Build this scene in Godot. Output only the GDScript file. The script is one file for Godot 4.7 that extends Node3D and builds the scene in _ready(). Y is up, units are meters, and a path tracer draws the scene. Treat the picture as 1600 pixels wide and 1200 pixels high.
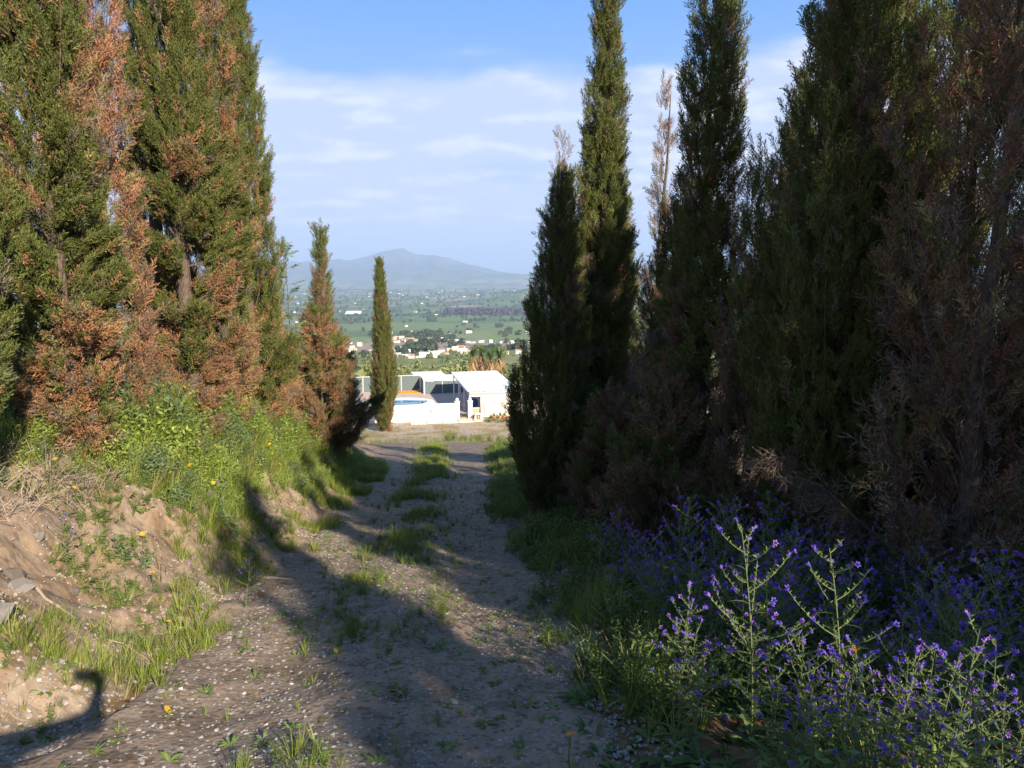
extends Node3D

# ---------------------------------------------------------------- mesh builder
class MB:
	var v := PackedVector3Array()
	var n := PackedVector3Array()
	var c := PackedColorArray()
	func tri(a: Vector3, b: Vector3, d: Vector3, col: Color) -> void:   # a, b, d run counter-clockwise seen from outside
		var q := (b - a).cross(d - a).normalized()
		v.append(a); v.append(d); v.append(b)
		for i in 3:
			n.append(q); c.append(col)
	func tri_n(a: Vector3, b: Vector3, d: Vector3, na: Vector3, nb: Vector3, nd: Vector3, ca: Color, cb: Color, cd: Color) -> void:
		v.append(a); v.append(d); v.append(b)
		n.append(na); n.append(nd); n.append(nb)
		c.append(ca); c.append(cd); c.append(cb)
	func quad(a: Vector3, b: Vector3, d: Vector3, e: Vector3, col: Color) -> void:
		tri(a, b, d, col); tri(a, d, e, col)
	func box(at: Vector3, size: Vector3, col: Color = Color.WHITE, turn: Basis = Basis(), bevel: float = 0.0) -> void:
		var h := size * 0.5
		if bevel <= 0.0:
			var p: Array[Vector3] = []
			for i in 8:
				p.append(at + turn * Vector3(h.x if i & 1 else -h.x, h.y if i & 2 else -h.y, h.z if i & 4 else -h.z))
			quad(p[4], p[5], p[7], p[6], col); quad(p[1], p[0], p[2], p[3], col)
			quad(p[5], p[1], p[3], p[7], col); quad(p[0], p[4], p[6], p[2], col)
			quad(p[6], p[7], p[3], p[2], col); quad(p[0], p[1], p[5], p[4], col)
			return
		# bevelled: a prism of eight-cornered outline with a chamfered top
		var b := minf(bevel, minf(h.x, minf(h.y, h.z)) * 0.9)
		var rings := [[-h.y, b], [-h.y + b, 0.0], [h.y - b, 0.0], [h.y, b]]
		var all := []
		for r in rings:
			var k: float = r[1]
			var x := h.x - k
			var z := h.z - k
			var o := [Vector3(-x + b, r[0], z), Vector3(x - b, r[0], z), Vector3(x, r[0], z - b), Vector3(x, r[0], -z + b), Vector3(x - b, r[0], -z), Vector3(-x + b, r[0], -z), Vector3(-x, r[0], -z + b), Vector3(-x, r[0], z - b)]
			var w: Array[Vector3] = []
			for q in o:
				w.append(at + turn * (q as Vector3))
			all.append(w)
		for r in 3:
			for i in 8:
				var j := (i + 1) % 8
				quad(all[r][i], all[r][j], all[r + 1][j], all[r + 1][i], col)
		for i in range(1, 7):
			tri(all[3][0], all[3][i], all[3][i + 1], col)
			tri(all[0][0], all[0][i + 1], all[0][i], col)
	func tube(pts: PackedVector3Array, rad: PackedFloat32Array, sides: int, ca: Color, cb: Color) -> void:
		var rings := []
		var norms := []
		var side := Vector3.RIGHT
		for i in pts.size():
			var t := (pts[mini(i + 1, pts.size() - 1)] - pts[maxi(i - 1, 0)]).normalized()
			if absf(t.dot(side)) > 0.95:
				side = Vector3.FORWARD
			var bx := (side - t * side.dot(t)).normalized()
			var bz := t.cross(bx)
			var ring: Array[Vector3] = []
			var nn: Array[Vector3] = []
			for k in sides:
				var a := TAU * k / sides
				var o := bx * cos(a) + bz * -sin(a)
				nn.append(o)
				ring.append(pts[i] + o * rad[i])
			rings.append(ring); norms.append(nn)
			side = bx
		for i in pts.size() - 1:
			var c0 := ca.lerp(cb, float(i) / (pts.size() - 1))
			var c1 := ca.lerp(cb, float(i + 1) / (pts.size() - 1))
			for k in sides:
				var j := (k + 1) % sides
				tri_n(rings[i][k], rings[i + 1][k], rings[i + 1][j], norms[i][k], norms[i + 1][k], norms[i + 1][j], c0, c1, c1)
				tri_n(rings[i][k], rings[i + 1][j], rings[i][j], norms[i][k], norms[i + 1][j], norms[i][j], c0, c1, c0)
		for e in [0, pts.size() - 1]:
			for k in range(1, sides - 1):
				if e == 0:
					tri(rings[e][0], rings[e][k], rings[e][k + 1], ca)
				else:
					tri(rings[e][0], rings[e][k + 1], rings[e][k], cb)
	func rod(a: Vector3, b: Vector3, r: float, sides: int, col: Color) -> void:
		tube(PackedVector3Array([a, b]), PackedFloat32Array([r, r]), sides, col, col)
	func leaf(base: Vector3, tip: Vector3, width: float, roll: float, ca: Color, cb: Color) -> void:
		var ax := tip - base
		var s := ax.cross(Vector3(0.31, 0.9, 0.27)).normalized().rotated(ax.normalized(), roll) * width * 0.5
		var m := base + ax * 0.45
		var q := s.cross(ax).normalized()
		tri_n(base, m + s, tip, q, q, q, ca, ca.lerp(cb, 0.5), cb)
		tri_n(base, tip, m - s, q, q, q, ca, cb, ca.lerp(cb, 0.5))
	func blade(base: Vector3, dir: Vector3, out: Vector3, width: float, ca: Color, cb: Color, seg: int = 3) -> void:
		# a grass blade: rises along dir and bends over towards out
		var s := dir.cross(out).normalized() * width * 0.5
		var pl := base - s
		var pr := base + s
		var cc := ca
		for i in range(1, seg + 1):
			var t := float(i) / seg
			var m := base + dir * t + out * t * t
			var w := 1.0 - t * t
			var ql := m - s * w
			var qr := m + s * w
			var cn := ca.lerp(cb, t)
			var q := (pr - pl).cross(ql - pl).normalized()
			if i < seg:
				tri_n(pl, pr, qr, q, q, q, cc, cc, cn)
				tri_n(pl, qr, ql, q, q, q, cc, cn, cn)
			else:
				tri_n(pl, pr, m, q, q, q, cc, cc, cn)
			pl = ql; pr = qr; cc = cn
	func mesh() -> ArrayMesh:
		var a := []
		a.resize(Mesh.ARRAY_MAX)
		a[Mesh.ARRAY_VERTEX] = v
		a[Mesh.ARRAY_NORMAL] = n
		a[Mesh.ARRAY_COLOR] = c
		var m := ArrayMesh.new()
		m.add_surface_from_arrays(Mesh.PRIMITIVE_TRIANGLES, a)
		return m

# collects the copies of one small mesh
class Scatter:
	var t: Array[Transform3D] = []
	var c := PackedColorArray()
	func put(x: Transform3D, col: Color) -> void:
		t.append(x); c.append(col)

var R := RandomNumberGenerator.new()
var N1 := FastNoiseLite.new()
var N2 := FastNoiseLite.new()
var N3 := FastNoiseLite.new()
var NF := FastNoiseLite.new()
var names := {}
var M := {}
var SP := {}

const SUN_TO := Vector3(0.492, 0.448, 0.746)

# ---------------------------------------------------------------- naming and tagging
func numbered(called: String) -> String:
	if not names.has(called):
		names[called] = 0
		return called
	names[called] += 1
	return "%s_%03d" % [called, names[called]]

func tag(o: Node3D, label: String, category: String, group: String = "") -> Node3D:
	o.set_meta("label", label); o.set_meta("category", category)
	if group != "":
		o.set_meta("group", group)
	return o

func thing(called: String, label: String, category: String, at: Vector3, turn: float = 0.0, group: String = "") -> Node3D:
	var o := Node3D.new()
	o.name = numbered(called)
	add_child(o)
	o.position = at
	o.rotation.y = turn
	tag(o, label, category, group)
	return o

func part(called: String, m: Mesh, mat: Material, parent: Node3D, at: Vector3 = Vector3.ZERO) -> MeshInstance3D:
	var o := MeshInstance3D.new()
	o.name = called
	o.mesh = m
	o.material_override = mat
	o.position = at
	parent.add_child(o, true)
	return o

func top_mesh(called: String, m: Mesh, mat: Material, at: Vector3 = Vector3.ZERO) -> MeshInstance3D:
	var o := MeshInstance3D.new()
	o.name = numbered(called)
	o.mesh = m
	o.material_override = mat
	o.position = at
	add_child(o)
	return o

func structure(called: String, m: Mesh, mat: Material, label: String, category: String) -> MeshInstance3D:
	var o := top_mesh(called, m, mat)
	o.set_meta("kind", "structure")
	tag(o, label, category)
	return o

func copies(called: String, m: Mesh, mat: Material, s: Scatter, parent: Node3D) -> MultiMeshInstance3D:
	if s.t.is_empty():
		return null
	var mm := MultiMesh.new()
	mm.transform_format = MultiMesh.TRANSFORM_3D
	mm.use_colors = true
	mm.mesh = m
	mm.instance_count = s.t.size()
	for i in s.t.size():
		mm.set_instance_transform(i, s.t[i])
		mm.set_instance_color(i, s.c[i])
	var o := MultiMeshInstance3D.new()
	o.name = called if parent != self else numbered(called)
	o.multimesh = mm
	o.material_override = mat
	o.set_meta("kind", "stuff")
	parent.add_child(o, true)
	return o

# ---------------------------------------------------------------- small maths
func crv(p: PackedVector2Array, x: float) -> float:
	var k := p.size()
	if x <= p[0].x: return p[0].y
	if x >= p[k - 1].x: return p[k - 1].y
	var i := 0
	while p[i + 1].x < x: i += 1
	var a := p[i]
	var b := p[i + 1]
	var m0 := (b.y - p[maxi(i - 1, 0)].y) / (b.x - p[maxi(i - 1, 0)].x)
	var m1 := (p[mini(i + 2, k - 1)].y - a.y) / (p[mini(i + 2, k - 1)].x - a.x)
	var h := b.x - a.x
	var t := (x - a.x) / h
	var t2 := t * t
	var t3 := t2 * t
	return (2 * t3 - 3 * t2 + 1) * a.y + (t3 - 2 * t2 + t) * h * m0 + (-2 * t3 + 3 * t2) * b.y + (t3 - t2) * h * m1

func ss(a: float, b: float, x: float) -> float:
	var t := clampf((x - a) / (b - a), 0.0, 1.0)
	return t * t * (3.0 - 2.0 * t)

func rr(a: float, b: float) -> float:
	return R.randf_range(a, b)

func frame(up: Vector3, size: float, at: Vector3, roll: float) -> Transform3D:
	var y := up.normalized()
	var x := y.cross(Vector3(0.23, 0.41, 0.88)).normalized().rotated(y, roll)
	return Transform3D(Basis(x * size, y * size, x.cross(y) * size), at)

func upright(at: Vector3, size: float, tilt: float = 0.15) -> Transform3D:
	return frame(Vector3(rr(-tilt, tilt), 1, rr(-tilt, tilt)), size, at, rr(0, TAU))

# ---------------------------------------------------------------- lie of the land
var profile := PackedVector2Array([Vector2(-400, 26), Vector2(-120, 12), Vector2(-40, 4.2), Vector2(-10, 0.9), Vector2(0, 0), Vector2(5, -1.0), Vector2(12, -2.4), Vector2(25, -4.75), Vector2(35, -6.9), Vector2(42, -8.35), Vector2(46, -8.85), Vector2(50, -9.0), Vector2(64, -9.1), Vector2(70, -9.6)])
var centre := PackedVector2Array([Vector2(-10, -0.7), Vector2(2.8, -0.82), Vector2(4.6, -0.88), Vector2(6.5, -1.03), Vector2(11, -1.58), Vector2(16, -1.8), Vector2(22, -2.5), Vector2(34, -3.6), Vector2(48, -4.6)])
var half_w := PackedVector2Array([Vector2(-10, 1.2), Vector2(2.8, 1.25), Vector2(4.6, 1.28), Vector2(6.5, 1.28), Vector2(11, 1.3), Vector2(16, 1.4), Vector2(22, 1.8), Vector2(32, 2.4), Vector2(40, 4.0), Vector2(48, 6.0)])
var bank_h := PackedVector2Array([Vector2(-10, 1.2), Vector2(4, 1.22), Vector2(12, 1.25), Vector2(19, 0.95), Vector2(27, 0.4), Vector2(36, 0.0), Vector2(60, 0.0)])
var far_h := PackedVector2Array([Vector2(4.159, -9.1), Vector2(4.317, -11.2), Vector2(4.605, -15.9), Vector2(5.298, -29.5), Vector2(5.991, -53.5), Vector2(6.685, -91), Vector2(7.09, -118), Vector2(7.496, -145), Vector2(8.006, -175), Vector2(8.517, -195), Vector2(8.987, -203), Vector2(9.393, -205), Vector2(10.4, -205)])
# the skyline of the far range: bearing in degrees right of straight ahead, height over the eye as a slope
var ridge := PackedVector2Array([Vector2(-180, 0.013), Vector2(-120, 0.02), Vector2(-80, 0.012), Vector2(-45, 0.018), Vector2(-28, 0.013), Vector2(-20, 0.0165), Vector2(-16.5, 0.0145), Vector2(-13.6, 0.0175), Vector2(-12.6, 0.0165), Vector2(-11.8, 0.0195), Vector2(-10.5, 0.0262), Vector2(-9.3, 0.0312), Vector2(-8.5, 0.0322), Vector2(-7.8, 0.0262), Vector2(-6.6, 0.0235), Vector2(-5.4, 0.0212), Vector2(-4, 0.0145), Vector2(-2.6, 0.0085), Vector2(-1.4, 0.0035), Vector2(0.5, -0.002), Vector2(6, -0.003), Vector2(14, 0.006), Vector2(30, 0.012), Vector2(60, 0.02), Vector2(110, 0.012), Vector2(180, 0.013)])

func near_h(x: float, z: float) -> float:
	var d := -z
	var y := crv(profile, d)
	if d > 64.0:
		return y
	var lat := x - crv(centre, d)
	var w := crv(half_w, d)
	var edge := N2.get_noise_2d(x * 0.9 + 40.0, z * 0.9) * 0.35
	var s := -(lat + w) + edge
	var lump := N1.get_noise_2d(x, z)
	var fine := NF.get_noise_2d(x, z)
	if s > 0.0:
		var b := crv(bank_h, d)
		var f := ss(0.0, 1.0, s / 2.1) * 0.6 + clampf(s / 1.9, 0.0, 1.0) * 0.4
		y += b * f + minf(maxf(s - 1.6, 0.0), 30.0) * 0.07
		y += (lump * 0.06 + fine * 0.035) * ss(0.05, 0.7, s) * (0.25 + b)
		y += 0.45 * exp(-pow((d - 9.2) / 2.4, 2.0)) * exp(-pow((s - 1.35) / 0.7, 2.0))
		# scoured earth breaks off in small steps
		y += absf(N3.get_noise_2d(x * 1.6, z * 1.6)) * 0.05 * ss(0.1, 0.6, s) * ss(2.0, 1.0, s) * b
		y += (absf(NF.get_noise_2d(x * 1.9 + 50.0, z * 1.9)) - 0.2) * 0.03 * ss(0.05, 0.4, s)
	else:
		var s2 := lat - w + edge * 0.6
		if s2 > 0.0:
			y += 0.10 * ss(0.0, 0.7, s2) - 0.012 * minf(s2, 40.0) + (lump * 0.16 + fine * 0.05) * ss(0.0, 0.8, s2)
		else:
			y += lump * 0.035 + fine * 0.012
			y -= 0.045 * (exp(-pow((lat - 0.62) / 0.3, 2.0)) + exp(-pow((lat + 0.62) / 0.3, 2.0))) * ss(34, 26, d)
	return y

func land(x: float, z: float) -> float:
	var d := -z
	if d < 64.0:
		return near_h(x, z)
	var r := sqrt(x * x + z * z)
	var y := crv(far_h, log(d))
	var soft := ss(64.0, 90.0, d)
	y += N1.get_noise_2d(x * 0.006 + 31.0, z * 0.006) * minf(d * 0.018, 9.0) * soft * ss(3500.0, 1500.0, d)
	y += N1.get_noise_2d(x * 0.0012 + 7.0, z * 0.0012) * 6.0 * ss(900.0, 2500.0, d)
	# the low hill across the plain
	var hx := x - 620.0
	var hz := z + 5300.0
	y += 150.0 * exp(-(hx * hx / 360000.0 + hz * hz / 810000.0))
	hx = x - 1900.0; hz = z + 6600.0
	y += 230.0 * exp(-(hx * hx / 1400000.0 + hz * hz / 900000.0))
	if r > 9500.0:
		var az := rad_to_deg(atan2(x, -z))
		var crest := (crv(ridge, az) + 0.0012 * N2.get_noise_2d(az * 1.4, 5.0)) * 18500.0 + 205.0
		var body := ss(12500.0, 18500.0, r) * ss(25500.0, 19000.0, r)
		var spur := N1.get_noise_2d(az * 0.9, r * 0.00022)
		y += crest * body * (1.0 + 0.28 * spur * (1.0 - ss(16500.0, 18500.0, r)))
		y += maxf(0.0, 120.0 + 160.0 * N2.get_noise_2d(az * 0.16, 3.0 + r * 0.00006)) * ss(10500.0, 13200.0, r) * ss(16200.0, 13600.0, r)
	return y

# ---------------------------------------------------------------- materials
func noise_tex(freq: float, kind: int, octaves: int, ramp: Gradient, size: int, sd: int, cell: int = -1, normal: bool = false, bump: float = 4.0) -> NoiseTexture2D:
	var f := FastNoiseLite.new()
	f.noise_type = kind
	f.frequency = freq
	f.fractal_octaves = octaves
	if octaves <= 1:
		f.fractal_type = FastNoiseLite.FRACTAL_NONE
	f.seed = sd
	if cell >= 0:
		f.cellular_return_type = cell
	var t := NoiseTexture2D.new()
	t.width = size; t.height = size
	t.seamless = true
	t.noise = f
	if ramp:
		t.color_ramp = ramp
	if normal:
		t.as_normal_map = true
		t.bump_strength = bump
	return t

func grad(stops: Array) -> Gradient:
	var g := Gradient.new()
	var o := PackedFloat32Array()
	var c := PackedColorArray()
	for s in stops:
		o.append(s[0]); c.append(s[1])
	g.offsets = o; g.colors = c
	return g

func lin(r: float, g: float, b: float) -> Color:
	return Color(r, g, b).linear_to_srgb()

func plain(called: String, col: Color, rough: float = 0.8, spec: float = 0.4) -> StandardMaterial3D:
	var m := StandardMaterial3D.new()
	m.resource_name = called
	m.albedo_color = col
	m.roughness = rough
	m.metallic_specular = spec
	return m

func tinted(called: String, rough: float, back: float, spec: float = 0.3) -> StandardMaterial3D:
	var m := plain(called, Color.WHITE, rough, spec)
	m.vertex_color_use_as_albedo = true
	if back > 0.0:
		m.backlight_enabled = true
		m.backlight = Color(back, back, back).linear_to_srgb()
	return m

func grey(x: float) -> Color:
	return lin(x, x, x)

func make_materials() -> void:
	var cell_fine := noise_tex(0.045, FastNoiseLite.TYPE_CELLULAR, 1, grad([[0.0, grey(0.38)], [0.25, lin(0.82, 0.75, 0.66)], [0.5, grey(0.97)], [0.75, lin(1.0, 0.86, 0.72)], [1.0, lin(1.0, 0.99, 0.95)]]), 1024, 11, FastNoiseLite.RETURN_CELL_VALUE)
	var bumps := noise_tex(0.03, FastNoiseLite.TYPE_CELLULAR, 3, null, 1024, 5, FastNoiseLite.RETURN_DISTANCE)
	var soil := noise_tex(0.02, FastNoiseLite.TYPE_SIMPLEX_SMOOTH, 7, grad([[0.0, lin(0.55, 0.5, 0.44)], [0.4, lin(0.88, 0.84, 0.78)], [0.6, lin(1.0, 0.96, 0.92)], [1.0, lin(1.0, 1.0, 1.0)]]), 1024, 21)
	var soil_bump := noise_tex(0.02, FastNoiseLite.TYPE_SIMPLEX_SMOOTH, 6, null, 1024, 22)
	# gravel of the track
	var m := tinted("gravel", 0.95, 0.0, 0.25)
	m.albedo_texture = cell_fine
	m.uv1_triplanar = true; m.uv1_world_triplanar = true
	m.uv1_scale = Vector3(0.9, 0.9, 0.9)
	m.heightmap_enabled = true; m.heightmap_texture = bumps; m.heightmap_scale = 0.6
	m.detail_enabled = true; m.detail_albedo = soil; m.detail_blend_mode = BaseMaterial3D.BLEND_MODE_MUL
	m.detail_uv_layer = BaseMaterial3D.DETAIL_UV_2
	m.uv2_triplanar = true; m.uv2_world_triplanar = true; m.uv2_scale = Vector3(0.31, 0.31, 0.31)
	M.gravel = m
	m = tinted("earth", 0.97, 0.0, 0.2)
	m.albedo_texture = soil
	m.uv1_triplanar = true; m.uv1_world_triplanar = true
	m.uv1_scale = Vector3(0.7, 0.7, 0.7)
	m.heightmap_enabled = true; m.heightmap_texture = bumps; m.heightmap_scale = 0.7
	m.detail_enabled = true; m.detail_albedo = cell_fine; m.detail_blend_mode = BaseMaterial3D.BLEND_MODE_MUL
	m.detail_uv_layer = BaseMaterial3D.DETAIL_UV_2
	m.uv2_triplanar = true; m.uv2_world_triplanar = true; m.uv2_scale = Vector3(0.43, 0.43, 0.43)
	M.earth = m
	m = tinted("plain_fields", 0.95, 0.0, 0.2)
	m.albedo_texture = noise_tex(0.02, FastNoiseLite.TYPE_SIMPLEX_SMOOTH, 6, grad([[0.0, grey(0.5)], [0.5, grey(0.85)], [1.0, grey(1.0)]]), 1024, 33)
	m.uv1_triplanar = true; m.uv1_world_triplanar = true
	m.uv1_scale = Vector3(0.004, 0.004, 0.004)
	M.fields = m
	M.needle = tinted("cypress_needle", 0.65, 0.22, 0.3)
	M.grass = tinted("grass_blade", 0.6, 0.55, 0.3)
	M.herb = tinted("herb_leaf", 0.6, 0.5, 0.35)
	M.petal = tinted("petal", 0.6, 0.6, 0.3)
	M.twig = tinted("twig", 0.9, 0.0, 0.2)
	m = tinted("bark", 0.95, 0.0, 0.2)
	m.albedo_texture = noise_tex(0.02, FastNoiseLite.TYPE_SIMPLEX_SMOOTH, 5, grad([[0.0, grey(0.4)], [0.5, grey(0.8)], [1.0, grey(1.0)]]), 512, 44)
	m.uv1_triplanar = true; m.uv1_scale = Vector3(5, 0.8, 5)
	m.heightmap_enabled = true; m.heightmap_texture = noise_tex(0.02, FastNoiseLite.TYPE_SIMPLEX_SMOOTH, 5, null, 512, 45); m.heightmap_scale = 3.0
	M.bark = m
	m = tinted("stone", 0.9, 0.0, 0.3)
	m.albedo_texture = soil
	m.uv1_triplanar = true; m.uv1_scale = Vector3(3, 3, 3)
	m.heightmap_enabled = true; m.heightmap_texture = soil_bump; m.heightmap_scale = 2.0
	M.stone = m
	# whitewash with rain streaks and patches
	m = plain("whitewash", lin(0.8, 0.79, 0.76), 0.85)
	m.albedo_texture = noise_tex(0.008, FastNoiseLite.TYPE_SIMPLEX_SMOOTH, 6, grad([[0.0, lin(0.72, 0.68, 0.6)], [0.35, lin(0.93, 0.92, 0.9)], [1.0, Color.WHITE]]), 512, 51)
	m.uv1_triplanar = true; m.uv1_scale = Vector3(0.5, 0.35, 0.5)
	M.whitewash = m
	m = plain("white_sheet", lin(0.82, 0.83, 0.84), 0.45, 0.5)
	m.albedo_texture = m.albedo_texture
	M.sheet = m
	m = M.whitewash.duplicate()
	m.albedo_color = lin(0.6, 0.56, 0.48)
	M.cream = m
	M.gable_shade_grey = plain("gable_shade_grey", lin(0.3, 0.29, 0.28), 0.8)  # shade below the pavilion's roof overhang, put into the colour
	M.white_metal = plain("white_painted_metal", lin(0.75, 0.75, 0.73), 0.5, 0.5)
	M.dark_metal = plain("dark_iron", lin(0.04, 0.04, 0.042), 0.55, 0.5)
	m = plain("concrete", lin(0.62, 0.58, 0.52), 0.9)
	m.albedo_texture = soil; m.uv1_triplanar = true; m.uv1_scale = Vector3(0.4, 0.4, 0.4)
	M.concrete = m
	m = plain("terrace_tiles", lin(0.5, 0.4, 0.34), 0.85)
	m.albedo_texture = soil; m.uv1_triplanar = true; m.uv1_scale = Vector3(0.3, 0.3, 0.3)
	M.terrace = m
	M.screen = plain("green_screen", lin(0.11, 0.14, 0.14), 0.85, 0.3)
	M.tarp = plain("teal_tarpaulin", lin(0.02, 0.11, 0.10), 0.55, 0.4)
	M.orange = plain("orange_mat", lin(0.62, 0.30, 0.03), 0.8)
	M.brick = plain("pale_brick", lin(0.55, 0.36, 0.2), 0.9)
	M.clay = plain("clay_roof", lin(0.4, 0.19, 0.1), 0.9)
	M.pool = plain("pool_lining", lin(0.03, 0.32, 0.62), 0.5)
	m = plain("pool_water", Color(0.55, 0.85, 0.95, 0.12), 0.02, 0.5)
	m.refraction_enabled = true; m.refraction_scale = 0.033
	M.water = m
	M.blue = plain("blue_plastic", lin(0.03, 0.13, 0.42), 0.5)
	M.glass_dark = plain("dark_window", lin(0.03, 0.035, 0.045), 0.12, 0.5)
	M.house = tinted("house_wall", 0.9, 0.0, 0.3)
	M.skin = plain("skin", lin(0.45, 0.26, 0.18), 0.6)
	M.cloth = plain("dark_shirt", lin(0.05, 0.06, 0.09), 0.9)
	M.phone = plain("phone_body", lin(0.02, 0.02, 0.022), 0.3, 0.5)

# ---------------------------------------------------------------- camera, sky, sun
func make_light() -> void:
	var cam := Camera3D.new()
	cam.name = "camera"
	cam.fov = 56.7
	cam.near = 0.05
	cam.far = 60000.0
	cam.position = Vector3(0, 1.6, 0)
	cam.rotation_degrees = Vector3(-8.9, 0, 0)
	add_child(cam)
	cam.current = true
	var e := Environment.new()
	e.background_mode = Environment.BG_SKY
	e.tonemap_mode = Environment.TONE_MAPPER_LINEAR
	e.tonemap_exposure = 2.35
	e.sdfgi_enabled = true; e.ssao_enabled = true; e.ssil_enabled = true
	e.fog_enabled = true
	e.fog_density = 0.00009
	e.fog_light_color = Color(0.76, 0.87, 1.0)
	var sky := Sky.new()
	var p := PanoramaSkyMaterial.new()
	p.panorama = ImageTexture.create_from_image(sky_image())
	p.energy_multiplier = 0.52
	sky.sky_material = p
	e.sky = sky
	var w := WorldEnvironment.new()
	w.name = "surroundings"
	w.environment = e
	add_child(w)
	var sun := DirectionalLight3D.new()
	sun.name = "sun"
	sun.light_energy = 1.6
	sun.light_angular_distance = 0.55
	sun.light_color = Color(1.0, 0.945, 0.87)
	sun.shadow_enabled = true
	add_child(sun)
	sun.look_at_from_position(SUN_TO * 50.0, Vector3.ZERO, Vector3.UP)

func sky_image() -> Image:
	var w := 2048
	var h := 1024
	var a := FastNoiseLite.new()
	a.noise_type = FastNoiseLite.TYPE_SIMPLEX_SMOOTH
	a.frequency = 0.32; a.fractal_octaves = 5; a.fractal_gain = 0.52; a.seed = 9
	var b := FastNoiseLite.new()
	b.noise_type = FastNoiseLite.TYPE_SIMPLEX_SMOOTH
	b.frequency = 1.3; b.fractal_octaves = 6; b.fractal_gain = 0.6; b.seed = 4
	var im := Image.create(w, h, false, Image.FORMAT_RGBF)
	im.fill(Color(0.42, 0.5, 0.62))
	var stops := [0.0, 0.07, 0.2, 0.36, 0.6, 1.0]
	var cols := [Color(0.56, 0.66, 0.86), Color(0.48, 0.61, 0.87), Color(0.29, 0.49, 0.86), Color(0.14, 0.35, 0.82), Color(0.14, 0.30, 0.66), Color(0.13, 0.26, 0.54)]
	for y in h / 2:
		var el := (0.5 - (y + 0.5) / h) * PI
		var se := sin(el)
		var ce := cos(el)
		var i := 0
		while i < 4 and stops[i + 1] < se: i += 1
		var base: Color = (cols[i] as Color).lerp(cols[i + 1], clampf((se - stops[i]) / (stops[i + 1] - stops[i]), 0, 1))
		var bias := lerpf(0.60, -0.26, ss(0.18, 0.37, se))
		var show := ss(0.015, 0.10, se)
		for x in w:
			var az := (x + 0.5) / w * TAU
			var px := cos(az) * ce / (se + 0.14)
			var py := sin(az) * ce / (se + 0.14)
			var big := a.get_noise_2d(px * 1.3 + 2.3, py * 1.0)
			var wisp := b.get_noise_2d(px * 2.2, py * 1.3)
			var k := ss(-0.05, 0.36, big * 0.9 + bias + wisp * 0.2) * show
			var body := Color(0.57, 0.65, 0.86).lerp(Color(0.76, 0.80, 0.92), ss(0.0, 0.5, wisp * 1.1 + big * 0.3))
			im.set_pixel(x, y, base.lerp(body, k * 0.82))
	for y in range(h / 2, h / 2 + 6):
		for x in w:
			im.set_pixel(x, y, Color(0.56, 0.66, 0.86))
	return im

# ---------------------------------------------------------------- ground
func ground_colour(x: float, z: float, on_track: float) -> Color:
	var d := -z
	var lat := x - crv(centre, d)
	var w := crv(half_w, d)
	var s := -(lat + w)
	var a := N1.get_noise_2d(x * 0.6 + 11, z * 0.6)
	var b := N2.get_noise_2d(x * 1.4, z * 1.4 + 9.0)
	var c := N3.get_noise_2d(x * 0.8 - 20, z * 0.8)
	var track := Color(0.265, 0.228, 0.192).lerp(Color(0.32, 0.265, 0.21), clampf(a + 0.4, 0, 1))
	track = track.lerp(Color(0.14, 0.11, 0.08), ss(0.15, 0.5, b) * 0.6)
	var bank := Color(0.265, 0.212, 0.165).lerp(Color(0.325, 0.275, 0.222), clampf(a * 1.2 + 0.5, 0, 1))
	bank = bank.lerp(Color(0.25, 0.18, 0.12), ss(0.1, 0.45, b) * 0.7)
	bank = bank.lerp(Color(0.23, 0.19, 0.05), ss(0.25, 0.5, c) * 0.55)      # moss and lichen
	var litter := Color(0.15, 0.105, 0.065).lerp(Color(0.2, 0.15, 0.09), clampf(a + 0.5, 0, 1))
	var dry := Color(0.36, 0.29, 0.19).lerp(Color(0.30, 0.29, 0.13), clampf(b + 0.5, 0, 1))
	var col := bank
	if s < 0.0:
		col = litter
	else:
		col = bank.lerp(litter, ss(1.7, 2.6, s) * 0.8)
	col = col.lerp(track, on_track)
	if d > 30.0:
		var yard := Color(0.47, 0.41, 0.34).lerp(dry, ss(-0.1, 0.35, a + c * 0.6))
		col = col.lerp(yard, ss(33.0, 41.0, d))
	return col

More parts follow.
